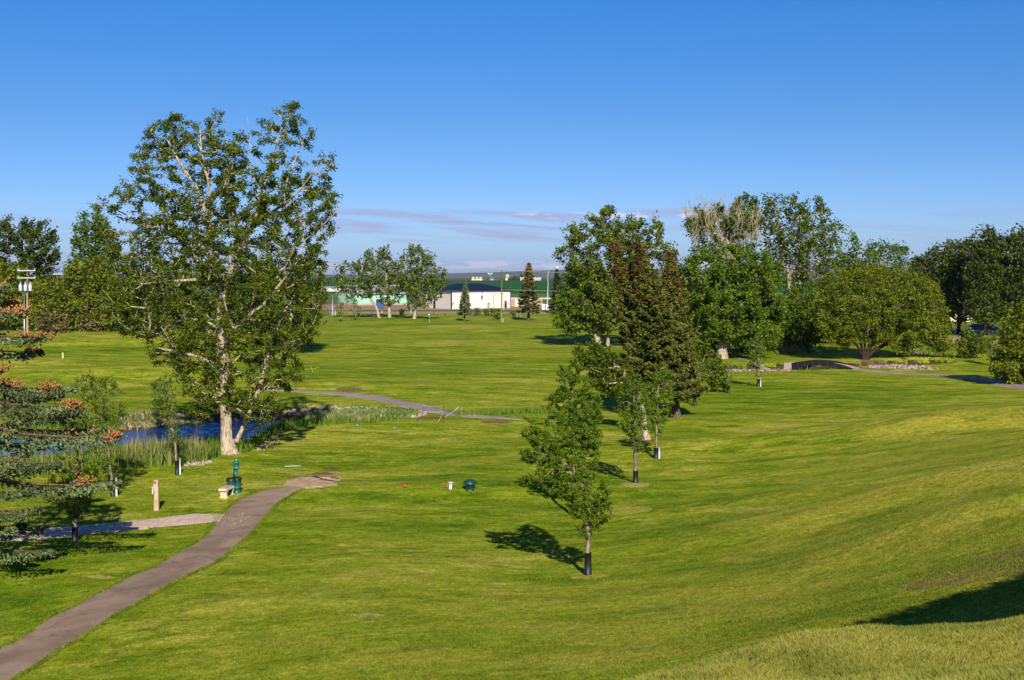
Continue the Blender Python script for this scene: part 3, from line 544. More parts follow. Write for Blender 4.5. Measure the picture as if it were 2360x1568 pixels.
young('small round young elm left of the arched bridge',(1748,891),[(1722,800),(1735,780),(1750,770),(1765,785),(1772,810),(1765,840),(1756,862),(1740,865),(1728,835)],5,(17,7,1),dens=1.1,ncl=80)
young('maple-like young elm with low fork by the gravel path, behind the blue spruce',(173,1247),[(100,1140),(125,1090),(135,1010),(150,960),(185,950),(215,1000),(222,1060),(235,1100),(215,1140),(200,1180),(175,1195),(145,1180),(120,1170)],9,(33,12,0),ncl=260,dens=1.15,
 limbs=[[(173,1215,0),(176,1190,0),(180,1150,0),(178,1100,0),(175,1040,0)],[(173,1213,0),(160,1180,-.2),(140,1140,-.3)],[(176,1190,0),(195,1150,.3),(210,1100,.4)]])
young('windswept tall young elm between the pond and the gravel path',(261,1144),[(165,880),(185,875),(200,850),(215,870),(235,875),(250,860),(265,880),(285,905),(295,950),(280,990),(272,1030),(268,1070),(240,1095),(215,1050),(195,1000),(185,940)],7,(38,12,1),ncl=320,dens=1.1)
young('narrow young elm at the reeds left of the huge cottonwood',(409,1094),[(340,905),(355,880),(372,870),(392,858),(402,900),(405,960),(415,1000),(412,1025),(395,1022),(385,985),(365,960),(350,930)],6,(33,10,1),ncl=160,dens=1.0)
# far young trees on the fairway edge
for px,py,P,l in ((819,738,[(808,712),(812,690),(820,682),(828,700),(831,718),(820,728),(810,722)],'tiny young elm on the far lawn in front of the brown pole'),(784,742,[(774,715),(777,694),(786,688),(792,700),(793,722),(784,730)],'tiny young elm on the far lawn, middle of the three by the road'),(752,744,[(746,722),(750,708),(757,712),(759,728),(752,733)],'tiny young elm on the far lawn at the edge of the huge cottonwood')):
    young(l,(px,py),P,2,(6,3,0),dens=1.0,ncl=40,leafpx=1.7,sig=2.2,tippx=.3)
FG='cottonwoods at the far end of the fairway'
tree('cottonwood_tree','small leaning cottonwood at the far lawn edge before the mint green building',(874,733),[(770,640),(776,612),(800,602),(820,607),(845,590),(860,605),(885,640),(880,670),(850,690),(825,680),(800,690),(785,672),(772,665)],L_BACK,BARK_P,ncl=150,dens=1.0,leafpx=2.2,sig=4.0,trunk_w=7,group=FG,void=.3,limbs=[[(868,712,0),(855,690,0),(842,665,0),(828,635,0)]],tippx=.5,flare=1.2,dep0=-1)
tree('cottonwood_tree','middle far cottonwood with twin spreading tops before the mint green building',(898,732),[(843,590),(850,575),(865,585),(880,575),(893,567),(900,600),(925,610),(940,640),(935,680),(915,700),(890,705),(870,690),(880,640),(855,625)],L_BACK,BARK_P,ncl=190,dens=1.05,leafpx=2.2,sig=4.2,trunk_w=9,group=FG,void=.28,tippx=.5,flare=1.2)
tree('cottonwood_tree','tallest of the far cottonwoods, its branches overlapping the white building',(954,735),[(925,590),(940,575),(955,562),(975,572),(998,590),(1000,610),(1022,620),(1032,640),(1020,665),(1025,690),(1000,690),(985,712),(960,705),(940,715),(928,690),(915,650),(925,620)],L_BACK,BARK_P,ncl=220,dens=1.05,leafpx=2.2,sig=4.2,trunk_w=9,group=FG,void=.25,tippx=.5,flare=1.2)
# left background
BG='trees behind the left fairway'
def back(label,base,P,leaf,n=130,**k):
    a=dict(ncl=n,dens=1.25,leafpx=2.6,sig=6.0,depth=.8,trunk_w=9,group=BG,void=.12,tippx=.5,flare=1.1); a.update(k); return tree(a.pop('name','broadleaf_tree'),label,base,P,leaf,a.pop('bark',BARK_D),**a)
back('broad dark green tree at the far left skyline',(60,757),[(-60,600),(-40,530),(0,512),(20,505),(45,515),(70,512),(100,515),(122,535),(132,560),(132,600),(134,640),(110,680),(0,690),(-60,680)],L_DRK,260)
back('tall narrow poplar rising behind the olive willows',(225,757),[(170,560),(172,520),(188,488),(205,500),(232,490),(250,520),(262,540),(275,580),(270,640),(240,680),(190,660),(172,620)],L_POP,200,name='poplar_tree')
back('olive willow under the dark skyline tree, behind the power pole',(30,762),[(-50,650),(-20,620),(20,608),(55,612),(80,650),(90,700),(85,745),(40,755),(-50,755)],L_WIL,150,name='willow_tree')
back('low rounded olive willow just right of the power pole',(115,764),[(75,700),(85,660),(110,645),(145,650),(170,670),(180,710),(172,748),(140,757),(90,755)],L_WIL,150,name='willow_tree')
back('tallest olive willow left of the huge cottonwood',(205,764),[(140,660),(148,615),(175,595),(205,600),(235,592),(262,620),(275,670),(275,730),(255,757),(200,757),(165,740),(150,700)],L_WIL,200,name='willow_tree')
back('greyish flowering shrub below the willows at the fairway edge',(122,768),[(85,745),(95,728),(115,720),(140,725),(155,742),(152,762),(120,768),(92,764)],L_GREY,70,name='flowering_shrub',trunk_w=3,dens=1.1)
back('greyish lilac-like shrub at the fairway edge left of the cottonwood',(205,765),[(175,745),(185,728),(210,722),(232,735),(240,752),(230,765),(190,765)],L_GREY,70,name='flowering_shrub',trunk_w=3,dens=1.1)
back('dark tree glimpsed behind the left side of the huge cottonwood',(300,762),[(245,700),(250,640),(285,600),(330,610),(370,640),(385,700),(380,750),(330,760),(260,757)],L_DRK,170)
back('mid green tree glimpsed behind the lower limbs of the huge cottonwood',(430,760),[(370,720),(375,650),(410,610),(450,600),(490,620),(510,680),(505,740),(450,760),(390,752)],L_BACK,170)
back('rounded tree glimpsed behind the cottonwood trunk',(570,758),[(500,700),(510,640),(550,605),(600,600),(640,625),(650,690),(640,745),(580,757),(520,750)],L_DRK,170)
back('second cottonwood whose lower crown joins the huge one on its right',(655,815),[(600,730),(605,660),(640,610),(690,590),(730,600),(752,640),(756,690),(738,740),(715,790),(680,800),(640,790),(615,770)],L_COT,190,name='cottonwood_tree',leafpx=2.7,bark=BARK_P,trunk_w=10)
# right group
RG='mature trees around the creek'
def right(label,base,P,leaf,n=200,**k):
    a=dict(ncl=n,dens=1.55,leafpx=2.5,sig=6.0,depth=.75,trunk_w=14,group=RG,void=.15,tippx=.5,flare=1.3); a.update(k); return tree(a.pop('name','broadleaf_tree'),label,base,P,leaf,a.pop('bark',BARK_P),**a)
right('big cottonwood with leafy ragged top behind the rusty topped spruce',(1400,800),[(1283,581),(1300,560),(1306,531),(1322,520),(1335,522),(1352,515),(1362,500),(1375,498),(1392,484),(1405,480),(1422,495),(1448,490),(1475,505),(1498,497),(1512,502),(1520,515),(1532,521),(1536,558),(1560,580),(1560,650),(1540,740),(1400,770),(1310,745),(1290,690),(1283,640)],L_BACK,420,name='cottonwood_tree',leafpx=2.5,void=.22,dens=1.35,trunk_w=9)
right('bright green elm with low skirt left of the rusty topped spruce',(1382,800),[(1276,735),(1285,700),(1300,665),(1315,630),(1345,615),(1385,620),(1410,680),(1400,770),(1350,765),(1310,768),(1282,755)],L_ELM,170,name='elm_tree')
spruce('spruce_tree','dark spruce mostly hidden behind the right-hand elm by the street lamp',(1285,722),(1283,622),24,N_DRK,nb=80,cards=70,cpx=(3.2,1.6),trunk_w=4,group=None,prof=.8)
# the old cottonwood with the pale stump
right('old cottonwood with pale flared stump, low leafy limbs poking past the spruce',(1489,1014),[(1318,840),(1330,800),(1350,785),(1385,790),(1430,820),(1480,870),(1520,900),(1500,925),(1450,915),(1400,905),(1370,890),(1340,865)],L_COT,170,name='cottonwood_tree',dep0=7,trunk_w=14,flare=2.0,limbs=[[(1486,985,0),(1482,955,1),(1478,930,3),(1470,900,5)]],leafpx=2.7)
right('leafy low cottonwood limbed tree right of the spruce trunk',(1585,905),[(1560,850),(1590,800),(1620,790),(1655,820),(1668,850),(1680,865),(1672,898),(1650,890),(1620,875),(1590,880),(1570,870)],L_COT,110,name='cottonwood_tree',trunk_w=7,leafpx=2.6,dens=1.2)
right('wide dome of bright green elm with grey twigs right of the rusty spruce',(1663,827),[(1565,600),(1590,578),(1630,568),(1680,565),(1730,570),(1770,576),(1790,617),(1802,663),(1808,730),(1795,780),(1775,805),(1740,812),(1700,800),(1650,790),(1600,790),(1575,740),(1560,680)],L_ELM,420,name='elm_tree',trunk_w=18,flare=1.9,leafpx=2.4,dens=2.3,bark=BARK_P,tippx=.6,
 limbs=[[(1665,800,0),(1668,760,0),(1672,700,0),(1680,640,0)],[(1668,770,0),(1640,720,-1),(1610,680,-1.5)],[(1670,740,0),(1710,700,1),(1750,650,1)]])
right('lime green drooping willow under the elm dome',(1640,815),[(1595,770),(1610,745),(1640,735),(1670,742),(1685,765),(1680,795),(1655,800),(1620,805),(1600,795)],L_YNG,80,name='willow_tree',dens=1.2,hang=.5,trunk_w=6)
right('elm whose pale trunk shows between the dome elm and the bridge',(1710,812),[(1680,780),(1690,740),(1730,720),(1770,735),(1790,770),(1775,800),(1755,828),(1735,835),(1715,815),(1690,800)],L_ELM,120,name='elm_tree',trunk_w=12,flare=1.6)
right('poplar with a crown of dead tan twigs and leafy tips above the elm dome',(1690,800),[(1577,525),(1585,505),(1600,490),(1608,475),(1620,478),(1640,492),(1655,470),(1673,468),(1690,480),(1700,455),(1720,452),(1745,460),(1755,490),(1760,540),(1740,585),(1600,590),(1580,560)],L_POP,300,name='poplar_tree',dens=.75,sig=5.,void=.35,twigs=((1590,1745),(525,590),170,80),trunk_w=16,ycut=lambda px,py:(py<528)|(RNG.random(len(px))<.25))
right('tallest cottonwood on the right, pale forked trunk showing through its leaves',(1815,810),[(1756,531),(1759,470),(1765,453),(1779,450),(1795,462),(1812,458),(1832,450),(1850,460),(1870,462),(1888,455),(1903,470),(1914,498),(1935,515),(1945,530),(1921,564),(1925,590),(1918,617),(1900,663),(1860,690),(1820,683),(1799,663),(1779,597)],L_COT,380,name='cottonwood_tree',dens=.85,void=.30,trunk_w=17,flare=1.8,leafpx=2.4,tippx=.6,
 limbs=[[(1817,770,0),(1820,720,0),(1820,670,0),(1818,640,0),(1812,600,-.5),(1800,540,-1),(1785,480,-1)],[(1820,680,0),(1840,655,.5),(1852,620,.8),(1860,590,1),(1870,545,1),(1876,500,.8),(1885,465,.6)],[(1818,640,0),(1835,610,-1),(1842,560,-1),(1838,500,-1)],[(1852,640,.8),(1880,610,1.2),(1905,580,1.2)]])
right('bushy bright tree wrapped around the foot of the tallest right cottonwood',(1862,813),[(1785,760),(1795,705),(1820,670),(1860,665),(1890,690),(1905,730),(1915,770),(1895,790),(1870,795),(1840,800),(1800,795)],L_ELM,190,name='elm_tree',trunk_w=9,leafpx=2.4,bark=BARK_D)
right('group-topped poplar rising behind the round willow',(2000,790),[(1917,610),(1930,565),(1938,548),(1950,560),(1963,540),(1977,562),(1994,573),(2005,555),(2025,562),(2049,550),(2052,575),(2068,559),(2087,568),(2098,606),(2093,640),(2000,680),(1930,650)],L_POP,230,name='poplar_tree',dens=.85,void=.3,trunk_w=9,d=245)
right('great round olive willow with a fan of dark stems beside the bridge',(1994,829),[(1880,700),(1886,655),(1905,635),(1930,622),(1977,609),(2010,606),(2045,612),(2087,625),(2120,632),(2142,648),(2165,675),(2175,710),(2185,755),(2188,800),(2165,812),(2140,800),(2115,800),(2095,812),(2070,802),(2030,790),(1977,792),(1945,798),(1915,785),(1885,755)],L_WIL,720,name='willow_tree',dens=3.1,leafpx=2.4,asp=.6,bark=BARK_D,trunk_w=16,flare=1.5,void=.10,sig=6,
 limbs=[[(1990,815,0),(1984,790,0),(1975,765,0),(1965,730,-.5)],[(1994,822,0),(1992,780,.4),(1990,720,.5)],[(1996,822,0),(2006,785,-.4),(2012,730,-.5)],[(1998,820,0),(2030,800,0),(2050,782,0),(2075,755,0),(2100,720,.5)],[(1990,822,0),(1970,790,.8),(1945,760,1)],[(1997,820,0),(2020,780,1),(2040,740,1.5)]])
right('small dark tree left of the willow stems, in the shade',(1933,793),[(1903,765),(1905,735),(1925,722),(1955,728),(1968,750),(1960,772),(1930,780)],L_DRK,90,trunk_w=5,bark=BARK_D)
FR='dark trees in front of the parked cars'
for l,b,P in (('dark tree at the left end of the shady row by the parked cars',(2193,769),[(2105,640),(2107,600),(2124,592),(2130,605),(2140,573),(2158,564),(2172,570),(2190,560),(2200,600),(2205,680),(2200,725),(2170,735),(2150,700),(2120,680)]),
  ('dark tree second from the left in the shady row by the parked cars',(2210,770),[(2170,650),(2175,590),(2184,559),(2205,562),(2225,552),(2240,556),(2250,600),(2250,690),(2240,735),(2210,742),(2180,720)]),
  ('tallest dark tree in the shady row, pale streak of trunk in its crown',(2268,775),[(2222,640),(2230,570),(2245,560),(2255,535),(2270,528),(2289,524),(2298,545),(2312,550),(2318,610),(2315,700),(2300,742),(2262,748),(2230,730)]),
  ('dark tree at the right frame edge behind the sunlit bush',(2325,776),[(2295,640),(2300,570),(2316,548),(2335,536),(2360,530),(2410,540),(2440,600),(2430,700),(2380,745),(2320,742),(2300,720)])):
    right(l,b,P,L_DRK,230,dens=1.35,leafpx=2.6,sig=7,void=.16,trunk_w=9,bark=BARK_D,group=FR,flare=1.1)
right('sunlit bushy tree at the right edge of the view, its foot in deep shade',(2352,886),[(2283,850),(2292,825),(2300,795),(2312,775),(2308,745),(2325,718),(2345,705),(2390,690),(2430,700),(2450,760),(2450,860),(2420,885),(2350,888),(2305,876)],L_WIL,330,dens=1.6,bark=BARK_D,name='bushy_tree',leafpx=2.6,void=.05)
right('round dense bush on the lawn before the shady tree row',(2237,826),[(2204,795),(2212,775),(2230,765),(2245,772),(2258,770),(2268,790),(2268,812),(2255,826),(2220,827),(2207,815)],L_BUSH,110,name='round_bush',trunk_w=4,bark=BARK_D,dens=1.5)
young('young elm standing right of the round bush',(2285,843),[(2272,800),(2275,775),(2285,765),(2296,772),(2298,800),(2292,822),(2280,825)],3,(12,5,1),dens=1.3,ncl=60,leafpx=2.2)
# shrubs on the far lawn
for l,b,P,m in (('small round shrub on the far lawn beside the tallest far cottonwood',(927,729),[(921,722),(922,715),(928,712),(934,716),(934,725),(927,729)],L_BUSH),('tall greyish shrub right of the small blue spruce',(1099,728),[(1091,722),(1092,712),(1100,708),(1106,714),(1106,724),(1099,728)],L_GREY),('greyish green shrub second from the small blue spruce',(1121,728),[(1115,722),(1115,714),(1121,710),(1127,715),(1127,724),(1121,728)],L_BUSH),
  ('grey shrub crowding behind the deep green one',(1136,729),[(1128,722),(1129,712),(1137,709),(1143,716),(1142,726),(1136,729)],L_GREY),('deep green shrub in front of the wooden utility pole',(1147,737),[(1136,728),(1138,715),(1146,710),(1154,714),(1157,724),(1154,735),(1147,738),(1140,735)],L_ELM),('low shrub beside the grey wooden platform',(1182,731),[(1175,726),(1176,718),(1182,716),(1189,720),(1190,728),(1182,731)],L_GREY)):
    tree('shrub',l,b,P,m,BARK_D,ncl=45,dens=1.5,leafpx=1.8,sig=2.2,trunk_w=1.5,group='shrubs on the far lawn',cat='shrub',flare=1,tippx=.3,void=.05)
# conifers
spruce('spruce_tree','little blue green spruce in front of the white building',(1070,740),(1073,652),23,N_BLUE,nb=90,cards=75,cpx=(3,1.4),trunk_w=4,prof=.95,skirt=.16,droop=.1)
spruce('spruce_tree','large olive spruce with rusty top between the utility pole and street lamp',(1218,738),(1219,607),36,N_OLV,nb=120,cards=110,cpx=(3.2,1.5),trunk_w=6,prof=.85,skirt=.14,droop=.15,cones=(5,.35,.62,.12,3),conemat=CONE_O,conefrac=.4)
spruce('spruce_tree','big twin topped spruce loaded with rusty brown cones near its tops',(1557,961),(1557,552),122,N_OLV,nb=190,cards=680,cpx=(4.2,1.8),trunk_w=20,prof=.92,skirt=.16,droop=.22,cones=(15,.28,.60,.055,3),conemat=CONE_R,conefrac=.26,hang=.25,
 leaders=[(-5.1,1.2,.995,.80,0.),(-3.4,-1.0,1.0,.95,.0),(-.5,1.,.93,.76,0.)])
spruce('blue_spruce_tree','blue spruce reaching in from the left edge, orange cones on its branch tips',(-62,1325),(-62,500),235,N_BLUE,nb=85,cards=420,cpx=(5.5,2.0),trunk_w=26,prof=1.15,skirt=.10,droop=.18,cones=(18,.17,.35,.045,6),conemat=CONE_O,conefrac=.5,hang=.14,
 tips=[(22,655,-.5,.02,1),(45,700,.8,.03,1),(62,715,-.8,.03,1),(104,772,-.4,.05,1),(98,806,.8,.05,1),(178,890,-.6,.08,1),(150,905,.9,.08,1),(200,945,.6,.06,1),(185,930,-1,.06,1),(277,1000,-.6,.10,1),(230,985,.8,.10,1),(275,1108,-.4,.06,1),(200,1105,.9,.07,0),(140,1065,-.8,.08,0),(75,1180,-.3,.02,0),(60,1205,.9,.02,0),(35,1215,-1,.0,0),(110,1020,1.2,.1,0)],d=47)
# ------------------------------------------------------------ buildings
M_WHITE=flat('white_painted_metal',(.62,.585,.54),.6,.3,.05,2); M_ROOFN=flat('navy_metal_roof',(.006,.008,.022),.5,.4,.15,2); M_NAVY=flat('navy_trim',(.012,.014,.035),.5,.4); M_DOORW=flat('cream_overhead_door',(.72,.68,.58),.6,.3,.03)
M_BLK=flat('black_paint',(.012,.012,.013),.5,.4); M_RED=flat('red_paint',(.55,.03,.05),.4,.5,.05); M_ORG=flat('orange_red_paint',(.55,.10,.03),.5,.4,.05); M_GRN=flat('green_sign_paint',(.01,.19,.12),.5,.4,.05); M_SW=flat('sign_white',(.80,.78,.80),.5,.3,.02)
M_YEL=flat('yellow_paint',(.70,.42,.01),.5,.4,.05); M_MINT=flat('mint_siding',(.30,.62,.44),.7,.2,.05,2); M_GROOF=flat('grey_metal_roof',(.30,.31,.38),.5,.4,.1,1); M_CONC=flat('concrete',(.42,.33,.26),.9,.15,.15,3,.3); M_WOODT=flat('tan_fence_wood',(.42,.29,.16),.85,.2,.2,2); M_BLUE=flat('blue_paint',(.01,.08,.32),.5,.4,.15,2)
M_GLD=flat('gold_paint',(.65,.35,.02),.5,.4,.05); M_GREYW=flat('weathered_boards',(.22,.18,.16),.9,.15,.2,3); M_STEEL=flat('galvanised_steel',(.38,.42,.46),.4,.5,.1,3,metal=.5); M_WOOD=flat('pole_wood',(.33,.20,.11),.9,.15,.25,3); M_WOODG=flat('greenish_pole_wood',(.19,.17,.06),.9,.15,.2,3); M_PORC=flat('pale_porcelain',(.44,.49,.54),.4,.5,.03)
M_TEAL=flat('teal_plastic',(.008,.115,.095),.4,.5,.1,4); M_TEALD=flat('dark_green_plastic',(.006,.045,.038),.45,.5,.1,4)
def ribbed(name,c,scale):
    m,t,p=mat(name,.55,.3); tcn=t.add('ShaderNodeTexCoord').outputs['Object']; sp=t.add('ShaderNodeSeparateXYZ'); t.l.new(tcn,sp.inputs[0])
    s=t.math('SINE',t.math('MULTIPLY',t.math('ADD',sp.outputs[0],sp.outputs[1]),scale)); p.inputs['Base Color'].default_value=C(*c); b=t.add('ShaderNodeBump',ins={'Height':s,'Strength':.6,'Distance':.05}); t.l.new(b.outputs[0],p.inputs['Normal'])
    t.l.new(t.mix(t.smooth(s,.2,.9,0,.22),C(*c),C(*[x*.78 for x in c])),p.inputs['Base Color']); return m
M_RIB=ribbed('ribbed_white_metal',(.66,.615,.56),9.)
def txt(name,s,loc,size,m,parent,ext=.01,rot=(math.pi/2,0,0),font=None,align='CENTER'):
    cu=bpy.data.curves.new(name,'FONT'); cu.body=s; cu.size=size; cu.extrude=ext; cu.align_x=align; cu.align_y='CENTER'; cu.resolution_u=3
    tmp=bpy.data.objects.new('tmp',cu); COL.objects.link(tmp); dg=bpy.context.evaluated_depsgraph_get(); me=bpy.data.meshes.new_from_object(tmp.evaluated_get(dg)); bpy.data.objects.remove(tmp)
    me.materials.clear(); me.materials.append(m); o=bpy.data.objects.new(name,me); COL.objects.link(o); o.location=loc; o.rotation_euler=rot; o.parent=parent; return o
def zat(px,py,z):
    a,b=ray(px,py); d=(z-EYE)/b; return np.array([a*d,d,z])
# white building: origin at near corner; +x along the sunny front
p0=zat(1040,712.6,0); D0=p0[1]; s0=D0/F; TH=math.radians(36)
wb=empty('metal_building',p0,'white metal building with navy hip roof beyond the far lawn','building',None,TH)
Wf=134*s0/math.cos(TH)*1.02; Ws=69*s0/math.sin(TH)*.93; Hh=43*s0
MB().box(0,Wf,0,Ws,-.3,Hh).build('walls',M_RIB,wb)
ov=.7; rz=2.3; i=7.5
mb=MB(); e=[(-ov,-ov,Hh+.02),(Wf+ov,-ov,Hh+.02),(Wf+ov,Ws+ov,Hh+.02),(-ov,Ws+ov,Hh+.02)]; r=[(i,Ws*.5,Hh+rz),(Wf-i,Ws*.5,Hh+rz)]
mb.poly([e[0],e[1],r[1],r[0]]).poly([e[1],e[2],r[1]]).poly([e[2],e[3],r[0],r[1]]).poly([e[3],e[0],r[0]]).poly(e[::-1]); mb.box(-ov,Wf+ov,-ov-.02,-ov+.1,Hh-.35,Hh+.0); mb.box(-ov-.02,-ov+.1,-ov+.1,Ws+ov,Hh-.35,Hh); mb.box(Wf+ov-.1,Wf+ov+.02,-ov+.1,Ws+ov,Hh-.35,Hh); mb.build('roof',M_ROOFN,wb)
MB().box(-.12,.28,-.12,-.003,-.2,Hh-.4).box(-.12,-.003,-.003,.2,-.2,Hh-.4).build('downpipe',M_NAVY,wb); MB().box(Wf-.2,Wf+.1,-.1,-.003,-.2,Hh-.4).build('downpipe',M_NAVY,wb)
def wx(px): return (px-1040)/134.5*Wf
def wz(py): return (712.4-py)*s0
dr=MB().box(wx(1135.2),wx(1155.6),-.10,-.004,0,wz(679.5)).build('overhead_door',M_DOORW,wb); MB().box(wx(1134.3),wx(1135.2),-.16,-.004,0,wz(678.6)).box(wx(1155.6),wx(1156.6),-.16,-.004,0,wz(678.6)).box(wx(1135.2),wx(1155.6),-.16,-.004,wz(679.5),wz(678.4)).build('frame',flat('grey_frame',(.25,.2,.2),.6),dr)
dd=MB().box(wx(1160.3),wx(1165.3),-.12,-.004,0,wz(695.6)).build('entrance_door',M_BLK,wb)
o=MB().tube([(wx(1162.8),-.14,wz(700)),(wx(1162.8),-.20,wz(700))],.34,14).build('round_sign',M_RED,dd)
def decal(x,z,w,h,m,name='wall_sign',dy=.06): return MB().box(x-w/2,x+w/2,-dy,-.004,z-h/2,z+h/2).build(name,m,wb)
decal(wx(1168.6),wz(698.3),.5,.14,flat('mauve_print',(.5,.42,.55),.6),'wall_notice'); decal(wx(1168.6),wz(701.3),.5,.10,M_BLK,'wall_notice'); decal(wx(1168.6),wz(703.6),.42,.4,flat('pink_print',(.75,.4,.38),.6),'wall_notice')
decal(wx(1043.9),wz(699.2),.55,.55,M_ORG,'wall_sign'); decal(wx(1042.3),wz(702.8),.2,.35,M_NAVY,'wall_box')
bn=decal(wx(1107.8),wz(685.0),26*s0,19.*s0,M_SW,'banner',.08); bx=wx(1108); bz=wz(685.6)
M_INK=flat('grey_ink',(.55,.5,.52),.6)
# crest on banner
def shield(cx,cz,w,h,y0,y1,m,name,parent):
    pts=[(-.5,.5),(-.25,.46),(0,.5),(.25,.46),(.5,.5),(.46,.2),(.5,-.05),(.38,-.28),(0,-.5),(-.38,-.28),(-.5,-.05),(-.46,.2)]; return MB().prism([(cx+a*w,cz+b*h) for a,b in pts],y0,y1).build(name,m,parent)
shield(bx,bz-.25,1.15,1.6,-.12,-.081,M_BLK,'crest_shield',bn); txt('crest_letters','RH',(bx,-.125,bz-.22),.92,M_SW,bn); txt('crest_letter_mark','+',(bx,-.125,bz-.72),.5,M_SW,bn)
MB().prism([(bx-.28,bz+.62),(bx+.28,bz+.62),(bx+.36,bz+.95),(bx+.12,bz+.8),(bx,bz+1.02),(bx-.12,bz+.8),(bx-.36,bz+.95)],-.12,-.081).build('crest_crown',M_GLD,bn)
for sx in (-1,1):
    mb=MB()
    for k in range(4): mb.prism([(bx+sx*(.38),bz+.52+k*.12),(bx+sx*(.85-.05*k),bz+.5+k*.16),(bx+sx*(.80-.05*k),bz+.57+k*.16)] [::sx],-.11,-.081)
    mb.build('crest_wing',M_INK,bn)
txt('banner_words','NANGLEY & MEGHAN',(bx,-.09,wz(678.3)),.34,flat('maroon_ink',(.18,.03,.05),.6),bn,.006)
MB().tube([(wx(1108.5),-.06,wz(675.2)),(wx(1108.5),-.12,wz(675.2))],.26,12).build('round_plaque',flat('plum_ink',(.12,.03,.06),.5),wb)
gs=decal(wx(1123.3),wz(706),5.0*s0,12.6*s0,M_GRN,'green_sign',.2); MB().box(wx(1123.3)-.06,wx(1123.3)+.06,-.23,-.203,wz(709),wz(702.5)).box(wx(1123.3)-.24,wx(1123.3)+.24,-.235,-.231,wz(705.5),wz(704.6)).box(wx(1123.3)-.27,wx(1123.3)+.27,-.235,-.203,wz(710.6),wz(709.6)).build('sign_symbol',M_SW,gs)
# doorway on the left side wall
MB().box(-.10,-.004,Ws*.62,Ws*.62+1.3,0,2.9).build('side_door',M_BLK,wb)
for px,h,l in ((1137,12.5,'left yellow bollard beside the overhead door'),(1161,12.8,'right yellow bollard beside the black door')):
    p=zat(px,713.6,0); b=empty('bollard',p,l,'bollard','yellow bollards at the white building'); MB().lathe([(.13,-.1),(.13,h*s0-.12),(.09,h*s0-.03),(.02,h*s0)],12).build('post',M_YEL,b,True); MB().lathe([(.17,-.1),(.17,.12)],12).build('base',M_CONC,b)
# mint green building
p1=zat(817.6,704.3,0); s1=p1[1]/F; T1=math.radians(33); gb=empty('green_building',p1,'mint green gabled building with grey roof behind the far cottonwoods','building',None,T1)
Lg=114*s1/math.cos(T1); Wg=48*s1/math.sin(T1); He=26.5*s1; Hr=45.5*s1
mb=MB(); mb.box(0,Lg,0,Wg,.8,He); mb.poly([(0,0,He),(0,Wg,He),(0,Wg/2,Hr)][::-1]); mb.poly([(Lg,0,He),(Lg,Wg,He),(Lg,Wg/2,Hr)]); mb.build('walls',M_MINT,gb); MB().box(-.1,Lg+.1,-.1,Wg+.1,-.3,.8).build('base',M_CONC,gb)
sl_=(Hr-He)/(Wg/2); mb=MB()
for a,b_,za,zb in ((-.7,Wg/2,He-.7*sl_,Hr),(Wg+.7,Wg/2,He-.7*sl_,Hr)):
    q=[(-.7,a,za+.05),(Lg+.7,a,za+.05),(Lg+.7,b_,zb+.05),(-.7,b_,zb+.05)]; mb.poly(q); mb.poly([(x,y,z+.18) for x,y,z in q]); mb.poly([q[0],q[1],(q[1][0],q[1][1],q[1][2]+.18),(q[0][0],q[0][1],q[0][2]+.18)]); mb.poly([q[0],q[3],(q[3][0],q[3][1],q[3][2]+.18),(q[0][0],q[0][1],q[0][2]+.18)])
mb.build('roof',M_GROOF,gb); mb=MB(); mb.tube([(-.75,-.7,He-.7*sl_),(-.75,Wg/2,Hr)],.16,4); mb.tube([(-.75,Wg+.7,He-.7*sl_),(-.75,Wg/2,Hr)],.16,4); mb.build('gable_trim',M_SW,gb)
MB().box(-.06,-.003,Wg*.3,Wg*.3+.6,2.2,3.6).build('vent',flat('vent_blue',(.2,.45,.5)),gb); MB().box(.05,.25,-.16,-.11,0,He-.3).build('downpipe',M_SW,gb)
# blue container, caravan-like pale sheds, beige house
def bldg(name,label,cat,px0,px1,pyb,pyt,dep,mw,mr,rise=.18,group=None,door=None):
    p=zat(px0,pyb,0); s=p[1]/F; W=(px1-px0)*s; H=(pyb-pyt)*s; e=empty(name,p,label,cat,group); h=H*(1-rise); MB().box(0,W,0,dep,-.2,h).build('walls',mw,e); mb=MB(); mb.prism([(-.3,h-.05),(W+.3,h-.05),(W+.3,h+.1),(-.3,h+.1)],-.4,dep+.4)
    mb.poly([(-.3,-.4,h+.1),(W+.3,-.4,h+.1),(W+.3,dep/2,H),(-.3,dep/2,H)]).poly([(-.3,dep+.4,h+.1),(W+.3,dep+.4,h+.1),(W+.3,dep/2,H),(-.3,dep/2,H)][::-1]).poly([(-.3,-.4,h+.1),(-.3,dep/2,H),(-.3,dep+.4,h+.1)]).poly([(W+.3,-.4,h+.1),(W+.3,dep+.4,h+.1),(W+.3,dep/2,H)]); mb.build('roof',mr,e)
    if door: MB().box(W*door[0],W*door[1],-.08,-.003,0,h*door[2]).build('door',door[3],e)
    return e,W,H
p=zat(867,711.5,0); s=p[1]/F; e=empty('shipping_container',p,'blue steel container seen between the far cottonwoods','container'); W=15*s; H=21*s
MB().box(0,W,0,5,.12,H).build('body',flat('blue_container_paint',(.01,.07,.28),.5,.4,.15,2),e); mb=MB(); [mb.box(W*(k+.5)/7-.05,W*(k+.5)/7+.05,-.06,-.003,.25,H-.15) for k in range(7)]; mb.build('corrugated_ribs',M_BLUE,e); MB().box(-.05,W+.05,-.08,.1,0,.12).build('bottom_rail',M_NAVY,e); MB().box(-.05,W+.05,-.08,.1,H,H+.1).build('top_rail',M_NAVY,e)
bldg('shed','long low pale shed behind the huge cottonwood right edge','shed',746,784,672,660.5,8,M_WHITE,M_GROOF,.3)
